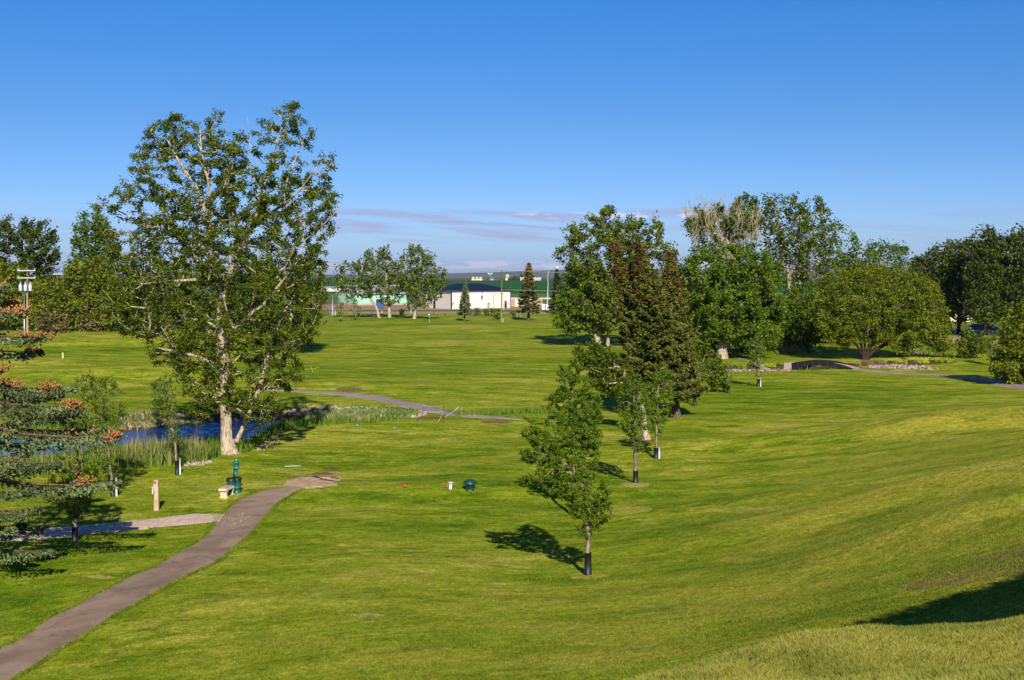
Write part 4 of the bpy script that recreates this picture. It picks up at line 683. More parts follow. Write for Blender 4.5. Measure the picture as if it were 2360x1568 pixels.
bldg('farmhouse','pale farmhouse with white metal roof on the far plain','farmhouse',1199,1247,646.8,639.6,40,flat('pink_wall',(.5,.36,.33)),flat('white_roof',(.66,.66,.72),.5),.45,None,(.45,.55,.8,M_BLK))
bldg('beige_house','beige house glimpsed between the dark trees at the right','house',2168,2240,742,716,12,flat('beige_siding',(.75,.62,.46)),M_GROOF,.25,None,(.1,.2,.7,M_BLK))
bldg('barn','long rusty farm building by the grain bins','barn',1103,1150,646,642.8,30,flat('rust_wall',(.14,.05,.04)),flat('rust_roof',(.16,.07,.05)),.3)
# grain bins
M_BIN=flat('cream_bin_metal',(.74,.66,.48),.5,.3,.04); M_GB=flat('galvanised_bin',(.20,.27,.34),.4,.5,.1,.5,metal=.3)
for px,pt,w_,m_,l in ((1090.5,638.2,8.2,M_BIN,'left cream hopper bin of the far group of three'),(1099,638.4,7.5,M_BIN,'middle cream hopper bin of the far group of three'),(1107.3,638.8,9.5,M_BIN,'right cream hopper bin of the far group of three'),(1133.3,637.4,14,M_GB,'grey galvanised grain bin on the far plain'),(1169.5,632.8,10.5,M_BIN,'tall cream grain silo near the utility pole top')):
    p=zat(px,646.3,0); s=p[1]/F; r=w_*s/2; H=(646.3-pt)*s; b=empty('grain_bin',p,l,'grain bin','grain bins on the far plain'); MB().lathe([(r,-1),(r,H*.7)],20).build('bin_wall',m_,b,True); MB().lathe([(r*1.04,H*.7),(r*.55,H*.88),(r*.12,H)],20).build('roof',m_,b,True)
# auger wings
p=zat(1128.5,646.3,0); s=p[1]/F; b=empty('grain_auger',p,'pale pair of raised grain auger arms beyond the bins','grain auger')
for sx in (-1,1): MB().tube([(0,60,13.2*s),(sx*5.8*s,60,17*s)],[1.0,1.6],8).build('arm',M_BIN,b)
MB().tube([(0,60,0),(0,60,13.3*s)],.7,6).build('mast',flat('thin_mast',(.2,.18,.14)),b)
# far trees on the plain
for i,(px,w_,h_,k) in enumerate(((1181,26,7,0),(1190,12,11,0),(1203,18,15,0),(1216,22,11,0),(1296,20,12,0),(1308,14,16,0),(1317,16,10,0),(1330,22,13,0),(1345,26,9,0),(780,60,6,0))):
    P=[(px-w_/2,646),(px-w_*.45,646-h_*.6),(px-w_*.2,646-h_*.95),(px+w_*.1,646-h_),(px+w_*.4,646-h_*.7),(px+w_/2,646)]
    tree('shelterbelt_tree',['wide low tree at the foot of the tall cream silo','narrow tree just left of the utility pole top','tallest dense tree right of the utility pole top','rounded tree left of the far farmhouse','bushy far tree behind the rusty topped spruce','pointed far tree left of the street lamp arch','low far tree under the street lamp arch','far tree just right of the street lamp','far low tree touching the big cottonwood edge','wide low line of scrub on the plain left of the far cottonwoods'][i],(px,646.4),P,L_DRK,BARK_D,ncl=50,dens=1.6,leafpx=1.8,sig=1.8,trunk_w=1.5,group='shelterbelt trees on the far plain',flare=1,tippx=.25,void=.0,leader=False)
# fence, painted boxes
p=zat(1175.3,706.9,0); s=p[1]/F; fn=empty('board_fence',p,'tan vertical board fence running behind the olive spruce','fence')
mb=MB(); n=64; W=75*s
for k in range(n):
    if .17<k/n<.25: continue
    mb.box(W*k/n,W*(k+.86)/n,0,.05,-.1,17*s+random.uniform(-.03,.03))
mb.build('boards',M_WOODT,fn); MB().box(0,W,.053,.12,.4,.55).box(0,W,.053,.12,14*s,14*s+.12).build('rails',M_WOODT,fn); MB().box(W*.17,W*.25,-.02,.05,-.1,17*s).build('white_panel',M_SW,fn)
# rail embankment band with pale ballast
p=zat(1174,690,0); mb=MB(); 
mb.box(-20,45,-.8,.8,-.2,.9,ty=.35); tag(mb.build('railway_embankment',flat('ballast',(.34,.30,.33),.95,.1,.3,1),None),kind='structure').location=tuple(p)
p=zat(1249,714.3,0); s=p[1]/F; e=empty('painted_utility_box',p,'white utility box with teal and red painted artwork beside the street lamp','utility box')
def artmat():
    m,t,q=mat('mural_paint',.6,.3); g=t.add('ShaderNodeTexCoord').outputs['Object']; n=t.noise(g,1.1,3,.6,2.5); col=t.ramp(n,[(.36,C(.10,.5,.42)),(.42,C(.75,.75,.78)),(.5,C(.78,.76,.80)),(.56,C(.12,.12,.16)),(.59,C(.8,.78,.8)),(.7,C(.7,.4,.4))]); t.l.new(col,q.inputs['Base Color']); return m
M_ART=artmat(); o=MB().box(0,15*s,0,1.6,.05,12.4*s).build('box',M_ART,e); bevel(o,.05); MB().box(-.08,15*s+.08,-.08,1.68,12.4*s,12.4*s+.12).build('lid',M_SW,e); MB().box(-.1,15*s+.1,-.1,1.7,-.2,.05).build('base',M_CONC,e)
p=zat(1231.8,724.6,0); s=p[1]/F; e=empty('painted_barrel',p,'tilted white painted barrel under the right of the olive spruce','barrel'); e.rotation_euler=(0,.35,.2)
MB().lathe([(.36,0),(.40,.25),(.43,.6),(.40,1.0),(.34,1.3)],16).build('body',M_ART,e,True); MB().lathe([(.36,1.3),(.36,1.36),(.1,1.4)],16).build('lid',M_STEEL,e,True)
# grey wooden platform
p=at(1213,731); s=p[1]/F; e=empty('wooden_platform',p,'low grey wooden ramp platform left of the olive spruce trunk','platform'); mb=MB()
a0=np.array([-24*s,2,1.0]); n=12
for k in range(n): t0,t1=k/n,(k+.88)/n; z0,z1=1.0*(1-t0)+.12*t0,1.0*(1-t1)+.12*t1; x0,x1=-24*s+24*s*t0,-24*s+24*s*t1; mb.poly([(x0,-1,z0),(x1,-1,z1),(x1,2.5,z1),(x0,2.5,z0)]).poly([(x0,-1,z0-.08),(x0,2.5,z0-.08),(x1,2.5,z1-.08),(x1,-1,z1-.08)]).poly([(x0,-1,z0),(x0,-1,z0-.08),(x1,-1,z1-.08),(x1,-1,z1)])
mb.build('deck',M_GREYW,e)
for k,(x,z) in enumerate(((-23*s,.9),(-14*s,.5))): MB().box(x,x+.2,-.9,-.7,-.2,z).build('leg',M_GREYW,e); MB().box(x,x+.2,2.1,2.3,-.2,z).build('leg',M_GREYW,e)
# ------------------------------------------------------------ poles, lamp, wires
p=zat(63,776,0); s=p[1]/F; up=empty('power_pole',p,'wooden power pole with two pale crossarms and three transformers in front of the willows','power pole'); Hq=(776-618)*s
MB().tube([(0,0,-.3),(.15,0,Hq*.6),(.3,0,Hq)],[.24,.19,.15],10).build('pole',M_WOOD,up,True)
for z in (Hq-6*s,Hq-23*s):
    a=MB().box(-19*s,19*s+.3,-.25,-.1,z-.09,z+.09).build('crossarm',M_PORC,up)
    for x in (-17*s,17*s+.3): MB().lathe([(.10,z+.14),(.16,z+.25),(.10,z+.45)],8,c=(x,-.17)).build('insulator',M_PORC,a,True)
for x in (-11,0.5,11.5): 
    z=Hq-41*s; t_=MB().lathe([(.31,z-1.1*.9),(.34,z-.9),(.34,z+.15),(.25,z+.3)],14,c=(x*s,-.55)).build('transformer',M_PORC,up,True); MB().lathe([(.10,z+.3),(.15,z+.5),(.08,z+.85)],8,c=(x*s,-.55)).build('bushing',M_PORC,t_,True)
MB().tube([(-.55,-.1,-.2),(-.38,-.1,Hq*.66)],.13,8).build('conduit',M_STEEL,up,True)
p=zat(122,760,0); s=p[1]/F; e=empty('power_pole',p,'mostly hidden power pole, one pale crossarm against the sky between trees','power pole'); MB().tube([(0,3,-.3),(0,3,(760-628)*s)],[.2,.15],8).build('pole',M_WOOD,e,True); MB().box(-8*s,12*s,2.7,2.85,(760-632)*s-.12,(760-632)*s+.12).build('crossarm',M_PORC,e)
p=zat(1155,743.5,0); s=p[1]/F; e=empty('power_pole',p,'greenish wooden utility pole with one small crossarm by the white building','power pole'); Hp=(743.5-621)*s
MB().tube([(0,0,-.3),(.1,0,Hp*.5),(.22,0,Hp)],[.20,.17,.12],10).build('pole',M_WOODG,e,True); a=MB().box(-9*s,15*s,-.2,-.1,Hp-2.5*s,Hp-1.9*s).build('crossarm',M_WOODG,e)
for x in (-8*s,3*s,14*s): MB().lathe([(.08,Hp-1.9*s),(.10,Hp-.2*s)],8,c=(x,-.15)).build('insulator',M_PORC,a)
MB().tube([(0,-.25,30*s),(0,-.35,30*s)],.36,14).build('marker_disc',flat('olive_disc',(.13,.13,.04)),e); MB().tube([(.45,0,-.1),(.45,0,10*s)],.09,8).build('stake',M_PORC,e)
pa=np.array([p[0],p[1],Hp-1.7*s])
p=zat(799,723.5,0); s=p[1]/F; e=empty('power_pole',p,'plain red brown pole in front of the mint green gable','power pole'); MB().tube([(0,0,-.3),(0,0,58*s)],[.24,.17],10).build('pole',flat('red_brown_wood',(.20,.09,.04),.9,.1),e,True); pb=np.array([p[0],p[1],58*s]); MB().box(-1.2,1.2,-.3,-.2,56*s,56*s+.2).build('crossarm',M_WOOD,e)
p=zat(883,723.5,0); s=p[1]/F; e=empty('power_pole',p,'short brown pole right of the blue container, pale pipe beside it','power pole'); MB().tube([(0,0,-.3),(0,0,52*s)],[.22,.16],10).build('pole',flat('brown_wood2',(.16,.08,.04),.9,.1),e,True); MB().tube([(-.4,0,-.3),(-.4,0,14*s)],.16,8).build('pipe',M_STEEL,e,True)
for px,py,h,l in ((766.5,727.5,46,'pale thin post left of the brown pole by the road'),(772.5,727.5,16,'short pale post left of the brown pole by the road'),(947,722,18,'short pale blue post left of the tallest far cottonwood')):
    p=zat(px,py,0); s=p[1]/F; e=empty('marker_post',p,l,'post','pale posts along the road'); MB().tube([(0,0,-.2),(0,0,h*s)],[.13,.11],8).build('post',M_PORC,e,True); MB().lathe([(.14,h*s),(.05,h*s+.1)],8).build('cap',M_STEEL,e)
p=zat(1261,715,0); s=p[1]/F; e=empty('street_lamp',p,'tall pale street lamp curving right over the road','street lamp'); pts=[(0,0,-.2),(.3,0,60*s)]+[((1.2+9*(1-math.cos(a)))*s,0,(75+23*math.sin(a))*s) for a in np.linspace(0,1.45,9)]+[(23*s,0,98.5*s)]
MB().tube(pts,[.16,.12]+[.10]*9+[.08],8).build('pole',M_PORC,e,True); MB().box(21*s,25*s,-.18,.18,97.9*s,99.0*s,tx=.1,ty=.05).build('lamp_head',M_STEEL,e)
def wire(a,b,sag,r,label):
    a=np.array(a);b=np.array(b); pts=[a+(b-a)*t-np.array([0,0,sag*4*t*(1-t)]) for t in np.linspace(0,1,17)]; o=MB().tube([tuple(q) for q in pts],r,4).build('power_line',M_WIRE); tag(o,label,'power line','power lines by the white building')
M_WIRE=flat('wire_grey',(.32,.34,.40),.5,.4)
wire(pa,pa+np.array([70,-4,-1.5]),.6,.035,'power line running right from the greenish pole to the trees'); wire(pa,pb+np.array([0,0,6]),1.2,.035,'power line running left from the greenish pole over the roof')
wire(pa-np.array([0,0,5]),pa+np.array([90,10,-6]),.5,.04,'lower cable right of the greenish pole across the green field'); wire(pa-np.array([0,0,5.5]),pb+np.array([0,0,2]),.8,.04,'lower cable left of the greenish pole crossing the navy roof')
# flag on the far green
p=at(990,744); s=p[1]/F; e=empty('golf_flag',p,'thin golf flagstick with pale flag on the far green','golf flag'); MB().tube([(0,0,-.1),(0,0,20*s)],.022,6).build('flagstick',M_SW,e); MB().prism([(0,20*s),(-.42,19*s),(-.36,17.6*s),(0,17.4*s)],-.015,.015).build('flag',flat('pale_flag',(.5,.6,.62)),e)
for px,py,l in ((1000,724,'black-sleeved sapling stub left of the golf flag'),(857,727,'black-sleeved stub right of the leaning far cottonwood'),(757,727,'black-sleeved stub near the pale posts'),(1025.6,729,'black-sleeved stub right of the little blue spruce')):
    p=at(px,py); e=empty('sleeved_sapling',p,l,'sapling','sleeved saplings on the far lawn'); MB().lathe([(.11,-.05),(.10,.9)],8).build('sleeve',M_BLACKP,e,True); MB().tube([(0,0,.85),(.05,0,1.4),(0.02,0,2.0)],[.03,.02,.01],5).build('stem',M_WOOD,e)
p=at(827,727.5); e=empty('bin',p,'small dark bin on the far lawn by the brown pole','bin'); MB().box(-.3,.3,-.3,.3,0,.7,tx=-.04,ty=-.04).build('body',M_BLK,e); MB().box(-.36,.36,-.36,.36,.7,.8,tx=.05,ty=.05).build('lid',M_NAVY,e)
# ------------------------------------------------------------ tee furniture
p=at(518,1147); s=p[1]/F; T2=math.radians(28); e=empty('stone_bench',p,'pale stone bench beside the green litter bin at the path','bench',None,0); e.rotation_euler=(0,0,-.16); M_STN=flat('aggregate_stone',(.58,.46,.33),.9,.15,.22,14,.5); M_STNT=flat('smooth_stone_top',(.46,.36,.29),.85,.2,.08,6,.1)
o=MB().box(-.24,.24,-.35,1.05,.40,.52,tx=.03,ty=.03).build('seat',M_STN,e); bevel(o,.02); o=MB().box(-.208,.208,-.315,1.015,.521,.535).build('seat_top',M_STNT,e); MB().box(-.09,.09,.25,.33,.5352,.54).build('plaque',M_BLK,o)
for y in (-.2,.72): o=MB().prism([(-.22,0),(.22,0),(.19,.06),(.16,.2),(.21,.30),(.23,.398),(-.23,.398),(-.21,.30),(-.16,.2),(-.19,.06)],y,y+.18).build('leg',M_STN,e)
p=at(536,1139); s=p[1]/F; e=empty('litter_bin',p,'teal twin litter bin with black lid behind the stone bench','litter bin')
for x in (-.06,.17):
    y=.0 if x<0 else .28; o=MB().lathe([(.19,.02),(.21,.25),(.225,.27),(.225,.31),(.215,.33),(.25,.72)],18,c=(x,y)).build('bin_body',M_TEAL,e,True); MB().lathe([(.232,.27),(.232,.31)],18,c=(x,y)).build('band',M_BLK,o); MB().lathe([(.27,.722),(.28,.80),(.24,.88),(.14,.90)],18,c=(x,y)).build('lid',M_BLK,o,True)
p=at(536,1137); e=empty('ball_washer',p+np.array([.06,.45,0]),'teal golf ball washer on a black post above the litter bin','ball washer'); MB().tube([(-.06,0,-.1),(-.06,0,1.25)],.045,10).build('post',M_BLK,e,True)
MB().lathe([(.10,.95),(.11,1.2),(.12,1.24)],14,c=(.03,-.02)).build('lower_cup',M_TEAL,e,True); MB().lathe([(.14,1.28),(.165,1.58),(.19,1.60),(.19,1.64),(.10,1.72),(.05,1.74)],16,c=(.06,-.02)).build('washer_body',M_TEAL,e,True); MB().tube([(.06,-.02,1.74),(.08,-.02,1.86)],[.03,.045],8).build('plunger',M_STEEL,e,True)
p=at(361,1176); s=p[1]/F; e=empty('wooden_post',p,'weathered square wooden post with grey box on its left side','post'); o=MB().box(-.125,.125,-.11,.11,-.1,70*s,tx=.008,ty=.008).build('post',flat('bare_post_wood',(.48,.34,.22),.9,.15,.22,3,.3),e); bevel(o,.012); MB().box(-.126,.02,-.116,-.104,62*s,69*s).build('rust_plate',flat('rust_plate',(.35,.12,.04)),e)
o=MB().box(-.20,-.128,-.09,.07,38*s,55*s,ty=.03).build('grey_box',flat('grey_box',(.42,.44,.46)),e); MB().tube([(-.11,-.12,54*s),(-.09,-.125,40*s),(-.13,-.13,20*s),(-.14,-.13,0)],.014,6).build('cable',M_BLK,e)
def ball(px,py,r,m,name,label,group,cat='tee marker'):
    p=at(px,py); pr=[(r*math.sin(a),r-r*math.cos(a)) for a in np.linspace(.15,2.99,9)]; e=empty(name,p,label,cat,group); MB().lathe(pr,14).build('ball',m,e,True); MB().lathe([(r*.35,-.05),(r*.3,.03)],8).build('spike',M_BLK,e)
ball(933,1124,.10,M_RED,'tee_marker','left red ball tee marker, alone on the near tee','red tee markers'); ball(1031,1125.5,.095,M_RED,'tee_marker','right red ball tee marker touching the white cup','red tee markers')
M_BLM=flat('blue_paint_ball',(.12,.2,.42),.4,.5); ball(823,984.5,.12,M_BLM,'tee_marker','left blue ball tee marker near the pond','blue tee markers'); ball(909,990.5,.12,M_BLM,'tee_marker','right blue ball tee marker below the rope stakes','blue tee markers')
p=at(1038,1127); e=empty('seed_cup',p,'white tapered cup beside the right red tee marker','cup'); MB().lathe([(.075,-.02),(.085,.05),(.15,.37)],16).build('cup',M_SW,e,True); MB().lathe([(.152,.37),(.158,.375),(.158,.395),(.14,.398)],16).build('rim',M_SW,e,True)
p=at(1083,1130); e=empty('basket',p,'dark green hooded waste basket on the near tee','waste basket'); o=MB().lathe([(.23,-.02),(.25,.10),(.26,.34)],20).build('body',M_TEALD,e,True); MB().lathe([(.36,.34),(.385,.37),(.33,.47),(.20,.56),(.06,.59)],20).build('lid',M_TEALD,e,True); MB().lathe([(.27,.14),(.27,.17)],20).build('band',M_BLK,o)
# stakes and ropes
M_STK=flat('dark_stake',(.03,.028,.03)); M_ROPE=flat('pale_rope',(.55,.52,.42),.8); M_ROPEY=flat('yellow_rope',(.6,.52,.10),.8)
def stakes(label,pts,rope,mr,group='roped off patches',h=1.0,loose=None):
    W_=[at(*q) for q in pts]; e=empty('rope_barrier',W_[0],label,'rope barrier',group); o0=W_[0]
    for q in W_: MB().tube([tuple(q-o0-[0,0,.1]),tuple(q-o0+[0,0,h])],.022,6).build('stake',M_STK,e)
    for a,b in rope:
        A_=W_[a]-o0+[0,0,h*.97]; B_=W_[b]-o0+[0,0,h*.97]; L=np.linalg.norm(B_-A_); MB().tube([tuple(A_+(B_-A_)*t-np.array([0,0,L*.06*4*t*(1-t)])) for t in np.linspace(0,1,9)],.011,5).build('rope',mr,e)
    if loose: 
        for a,dx,dy in loose: A_=W_[a]-o0+[0,0,h*.97]; MB().tube([tuple(A_),tuple(A_+[dx*.3,dy,-.35*h]),tuple(A_+[dx*.8,dy,-.75*h]),tuple(A_+[dx,dy,-.93*h])],.013,5).build('loose_rope',mr,e)
stakes('four dark stakes with pale rope where the far path meets the tee',[(962.5,972.5),(1023,976),(1059,962),(1019+2,962),(974,960)],[(0,1),(1,2),(4,3),(0,4)],M_ROPE,loose=((2,-1.2,-.3),(2,-.4,.2),(1,-.5,0)))
stakes('yellow roped stakes in the fairway right of the huge cottonwood',[(737,865),(676,868),(716,860)],[(0,1)],M_ROPEY,loose=((2,.3,0),))
stakes('single dark stake with pale rope at the left end of the far path',[(682,910),(668,905)],[(0,1)],M_ROPE)
p=at(145,826); e=empty('yardage_post',p,'small yellowish white yardage post on the left fairway','yardage post'); MB().box(-.09,.09,-.06,.06,-.1,.75,tx=.01).build('post',flat('cream_post',(.7,.62,.35)),e); MB().box(-.10,.10,-.07,.07,.75,.80).build('cap',M_SW,e)
p=at(673,1077); e=empty('hose_piece',p,'pale blue strip of pipe lying in the grass above the bench','pipe'); MB().tube([(-.45,0,.05),(0,.05,.06),(.5,.15,.05)],.03,6).build('pipe',M_PORC,e,True); MB().lathe([(.045,.02),(.045,.09)],8,c=(.5,.15)).build('coupling',M_STEEL,e)
# ------------------------------------------------------------ bridge
PH=math.radians(-36); pl=zat(1828,852,-.9)
pR=zat(1970,851.5,0.); pL=np.array([pR[0]-math.cos(PH)*11.0,pR[1]-math.sin(PH)*11.0,0.])
# choose length so the left end lands on its pixel column
for L_ in np.linspace(6,16,60):
    q=np.array([pR[0]-math.cos(PH)*L_,pR[1]-math.sin(PH)*L_,0.]); 
    if project(q[0],q[1],0)[0]<1826: break
br=empty('arched_bridge',(q[0],q[1],0),'black sided arched footbridge over the creek','bridge',None,PH); LB=L_; WB=2.3
def arch(t,h0,h1,he=0): return h0+(h1)*4*t*(1-t)
def girder(y,name):
    mb=MB(); n=24
    for k in range(n):
        t0,t1=k/n,(k+1)/n; x0,x1=t0*LB,t1*LB; ta=arch(t0,.35-.35*t0,.55),; a0=arch(t0,.45*(1-t0)+.02,.62); a1=arch(t1,.45*(1-t1)+.02,.62)
        def bot(t): return (-.95+ (1.22)*min(1,max(0,(t-.05)/.25))**.7) if t<.5 else (.27-.5*max(0,(t-.6)/.4)**1.5)
        b0,b1=bot(t0),bot(t1)
        mb.v+=[(x0,y,b0),(x1,y,b1),(x1,y,a1),(x0,y,a0),(x0,y+.12,b0),(x1,y+.12,b1),(x1,y+.12,a1),(x0,y+.12,a0)]; b=len(mb.v)-8
        for f in ((0,1,2,3),(7,6,5,4),(3,2,6,7),(0,4,5,1)): mb.f.append([b+i for i in f]); mb.m.append(0)
    o=mb.build(name,M_BLK,br)
    mb=MB(); [mb.box(LB*t-.03,LB*t+.03,y-.03,y-.003,arch(t,.45*(1-t),.62)-.75,arch(t,.45*(1-t),.62)-.05) for t in (.1,.22,.34,.46,.58,.7)]; mb.build('stiffener',flat('grey_rib',(.05,.045,.05)),o); return o
girder(-.12,'side_girder'); girder(WB,'side_girder')
mb=MB(); n=20
for k in range(n):
    t0,t1=k/n,(k+1)/n; z0,z1=arch(t0,.15*(1-t0),.50),arch(t1,.15*(1-t1),.50); mb.poly([(t0*LB,.004,z0),(t1*LB,.004,z1),(t1*LB,WB-.004,z1),(t0*LB,WB-.004,z0)]); mb.poly([(t0*LB,.004,z0-.12),(t0*LB,WB-.004,z0-.12),(t1*LB,WB-.004,z1-.12),(t1*LB,.004,z1-.12)])
mb.build('deck',flat('deck_boards',(.34,.27,.25),.9,.15,.1,4),br)
MB().box(-1.0,-.01,-.25,WB+.2,-1.2,.42).build('abutment',M_CONC,br); MB().box(LB+.01,LB+.75,-.3,WB+.2,-1.2,-.03).build('abutment',M_CONC,br)
# ------------------------------------------------------------ parked cars
def car(px,py,label,body,rz):
    p=zat(px,py,0); e=empty('parked_car',p,label,'car','cars parked beyond the shady trees',rz); pb_=flat('car_paint_'+body[0],body[1],.25,.6,.03)
    prof=[(-2.15,.35),(-2.2,.75),(-1.95,.95),(-1.25,1.02),(-.6,1.45),(.75,1.48),(1.55,1.05),(2.1,.98),(2.2,.7),(2.15,.35)]
    V=[];n=len(prof)
    for y in (-.88,-.8,.8,.88):
        for x,z in prof: V.append((x,y*(.82 if z>1.1 else 1),z if abs(y)<.85 else z-.03))
    Fc=[]
    for r in range(3):
        for k in range(n): Fc.append([r*n+k,r*n+(k+1)%n,(r+1)*n+(k+1)%n,(r+1)*n+k])
    Fc.append(list(range(n))[::-1]); Fc.append([3*n+k for k in range(n)]); o=mesh('body',np.array(V),Fc,pb_,e); o.modifiers.new('b','BEVEL').width=.05
    gl=flat('car_glass',(.01,.013,.02),.1,.6)
    for sy in (-1,1): MB().prism([(-1.05,1.02),(-.55,1.38),(.7,1.40),(1.3,1.05)],sy*.735,sy*.775).build('side_window',gl,e)
    MB().poly([(-1.28,-.62,1.06),(-1.28,.62,1.06),(-.66,.56,1.45),(-.66,-.56,1.45)]).build('windscreen',gl,e); MB().poly([(1.5,-.62,1.12),(.82,-.56,1.49),(.82,.56,1.49),(1.5,.62,1.12)]).build('rear_window',gl,e)
    for x in (-1.35,1.35):
        for sy in (-1,1): wl=MB().tube([(x,sy*.70,.33),(x,sy*.90,.33)],.33,16).build('wheel',M_BLK,e); MB().tube([(x,sy*.901,.33),(x,sy*.915,.33)],.19,12).build('rim',M_STEEL,wl)
    for sy in (-1,1): MB().box(2.12,2.22,sy*.72-.14,sy*.72+.14,.72,.92).build('tail_light',M_RED,e); MB().box(-2.22,-2.12,sy*.66-.16,sy*.66+.16,.66,.82).build('headlight',M_PORC,e)
car(2251,762,'blue car parked beyond the shady trees, glimpsed left of a dark trunk',('blue',(.01,.04,.30)),math.radians(-60)); car(2275,763.5,'dark car with red tail light glimpsed right of the dark trunk',('dark',(.015,.02,.05)),math.radians(-60))
# ------------------------------------------------------------ reeds, rocks, grass (uncountable)
def blades(name,label,P,h,w_,lean,m,kind='stuff',cat='grass'):
    n=len(P); a=RNG.uniform(0,6.283,n); ld=np.stack([np.cos(a),np.sin(a),np.zeros(n)],-1); b=RNG.uniform(0,6.283,n); sd=np.stack([np.cos(b),np.sin(b),np.zeros(n)],-1); hh=(h*RNG.uniform(.55,1.25,n))[:,None]; ww=(w_*RNG.uniform(.7,1.3,n))[:,None]*.5; le=(lean*RNG.uniform(0,1.2,n))[:,None]
    up=np.array([0,0,1.]); mid=P+up*hh*.55+ld*le*hh*.3; tip=P+up*hh+ld*le*hh
    V=np.stack([P-sd*ww,P+sd*ww,mid+sd*ww*.8,tip,mid-sd*ww*.8],1).reshape(-1,3); return tag(mesh(name,V,np.arange(n*5).reshape(-1,5),m),label,cat,None,kind)
R_GRN=leafmat('reed_green',(.04,.10,.010),(.19,.30,.035),.25); R_TAN=leafmat('reed_tan',(.20,.15,.06),(.48,.38,.18),.25); R_DK=leafmat('reed_dark',(.02,.05,.015),(.06,.12,.025),.25)
def onground(x,y,dz=0): return np.stack([x,y,ground(x,y)+dz],-1)
def px_region(poly,n,z=0.):
    P=np.array(poly,float); W_=np.array([at(*p)[:2] for p in poly]); b0=W_.min(0)-3; b1=W_.max(0)+3
    xs=RNG.uniform(b0[0],b1[0],n*14); ys=RNG.uniform(b0[1],b1[1],n*14); q=project(xs,ys,ground(xs,ys)); k=sdist(P,q[0],q[1])<0; return xs[k][:n],ys[k][:n]
x,y=px_region([(0,1075),(150,1072),(270,1050),(340,1038),(430,1038),(500,1028),(512,1050),(470,1068),(390,1075),(300,1078),(150,1095),(0,1100)],5200,-.6); blades('cattail_reeds','bright green cattail reeds along the near pond shore',onground(x,y,-.05),.95,.05,.3,R_GRN,cat='reeds')
x,y=px_region([(0,1082),(150,1075),(270,1055),(330,1040),(470,1040),(490,1060),(420,1075),(300,1078),(150,1095),(0,1100)],900,-.6); blades('dry_reeds','dry tan reed stalks among the green ones at the near pond shore',onground(x,y,-.05),1.25,.05,.12,R_TAN,cat='reeds')
x,y=px_region([(350,1034),(430,1030),(520,1018),(560,1030),(588,1012),(615,994),(655,981),(720,974),(800,970),(830,973),(760,982),(690,988),(640,1000),(600,1026),(570,1046),(480,1046),(400,1046)],4200,-1.); blades('dark_reeds','dark green reeds standing in the pond beside the huge cottonwood',onground(x,y,-.05),.62,.05,.35,R_GRN,cat='reeds')
x,y=px_region([(655,955),(720,958),(800,958),(870,950),(950,945),(985,950),(930,968),(860,977),(800,974),(700,968),(650,968)],2000,-.8); blades('far_bank_reeds','green and gold reeds below the far rock bank',onground(x,y,-.05),.42,.06,.35,R_GRN,cat='reeds')
x,y=px_region([(655,960),(800,962),(860,964),(850,972),(790,974),(700,968),(650,966)],900,-1.); blades('gold_reeds','golden dry reeds at the waterline of the far rock bank',onground(x,y,-.05),.5,.05,.2,R_TAN,cat='reeds')
x,y=px_region([(280,960),(330,950),(430,955),(500,960),(500,985),(400,985),(320,992),(278,992)],1500,-.6); blades('bank_weeds','straw coloured weeds on the rocky bank left of the cottonwood',onground(x,y,-.05),.42,.06,.6,R_TAN,cat='weeds')
x,y=px_region([(0,975),(280,962),(280,1000),(120,1008),(0,1010)],1800,-.8); blades('bank_weeds','olive weeds on the pond bank behind the blue spruce',onground(x,y,-.05),.6,.07,.5,R_GRN,cat='weeds')
x,y=px_region([(1000,946),(1080,956),(1280,945),(1280,952),(1150,958),(1060,960)],700,0.); blades('ditch_weeds','weeds along the ditch right of the far path',onground(x,y,-.05),.5,.06,.5,R_GRN,cat='weeds')
x,y=px_region([(1560,858),(1700,852),(1820,850),(1960,852),(2060,846),(2170,843),(2180,852),(2060,858),(1970,862),(1880,868),(1800,872),(1640,872),(1560,870)],3000,-.5); m_=(np.abs(sdist(CREEKW,x,y))<1.3); x=x[m_]; y=y[m_]; blades('creek_reeds','reeds and weeds along the creek by the bridge',onground(x,y,-.05),.7,.08,.4,R_GRN,cat='reeds')
x=x[::3];y=y[::3]; blades('creek_dry_reeds','pale dry reeds along the creek by the bridge',onground(x+.1,y,-.05),.75,.08,.3,R_TAN,cat='reeds')
x,y=px_region([(2130,785),(2220,785),(2225,797),(2135,798)],700,0.); blades('dry_grass_clump','tan dry grass clump left of the round bush',onground(x,y),.9,.1,.3,R_TAN); x,y=px_region([(2275,793),(2330,790),(2335,806),(2280,808)],700,0.); blades('dry_grass_clump','tan dry grass clump right of the round bush',onground(x,y),.9,.1,.3,R_TAN)
x,y=px_region([(2060,805),(2110,808),(2220,822),(2240,845),(2190,850),(2120,840),(2050,825)],900,0.); nz=vnoise(np.stack([x,y,x*0],-1),9.); k=nz>.5; blades('lawn_weeds','low weedy patches on the lawn beyond the creek',onground(x[k],y[k]),.5,.12,.6,R_GRN,cat='weeds')
x,y=px_region([(655,940),(700,936),(790,937),(870,941),(930,947),(975,950),(960,962),(860,962),(700,962),(655,958)],2600,-.4); blades('bank_weeds','green weeds among the riprap of the far bank',onground(x,y,-.02),.34,.07,.7,R_GRN,cat='weeds')
x,y=px_region([(275,962),(340,950),(440,955),(500,955),(500,980),(330,987),(275,987)],1300,-.4); blades('bank_weeds','green weeds on the rocky bank left of the cottonwood',onground(x,y,-.02),.40,.07,.6,R_GRN,cat='weeds')
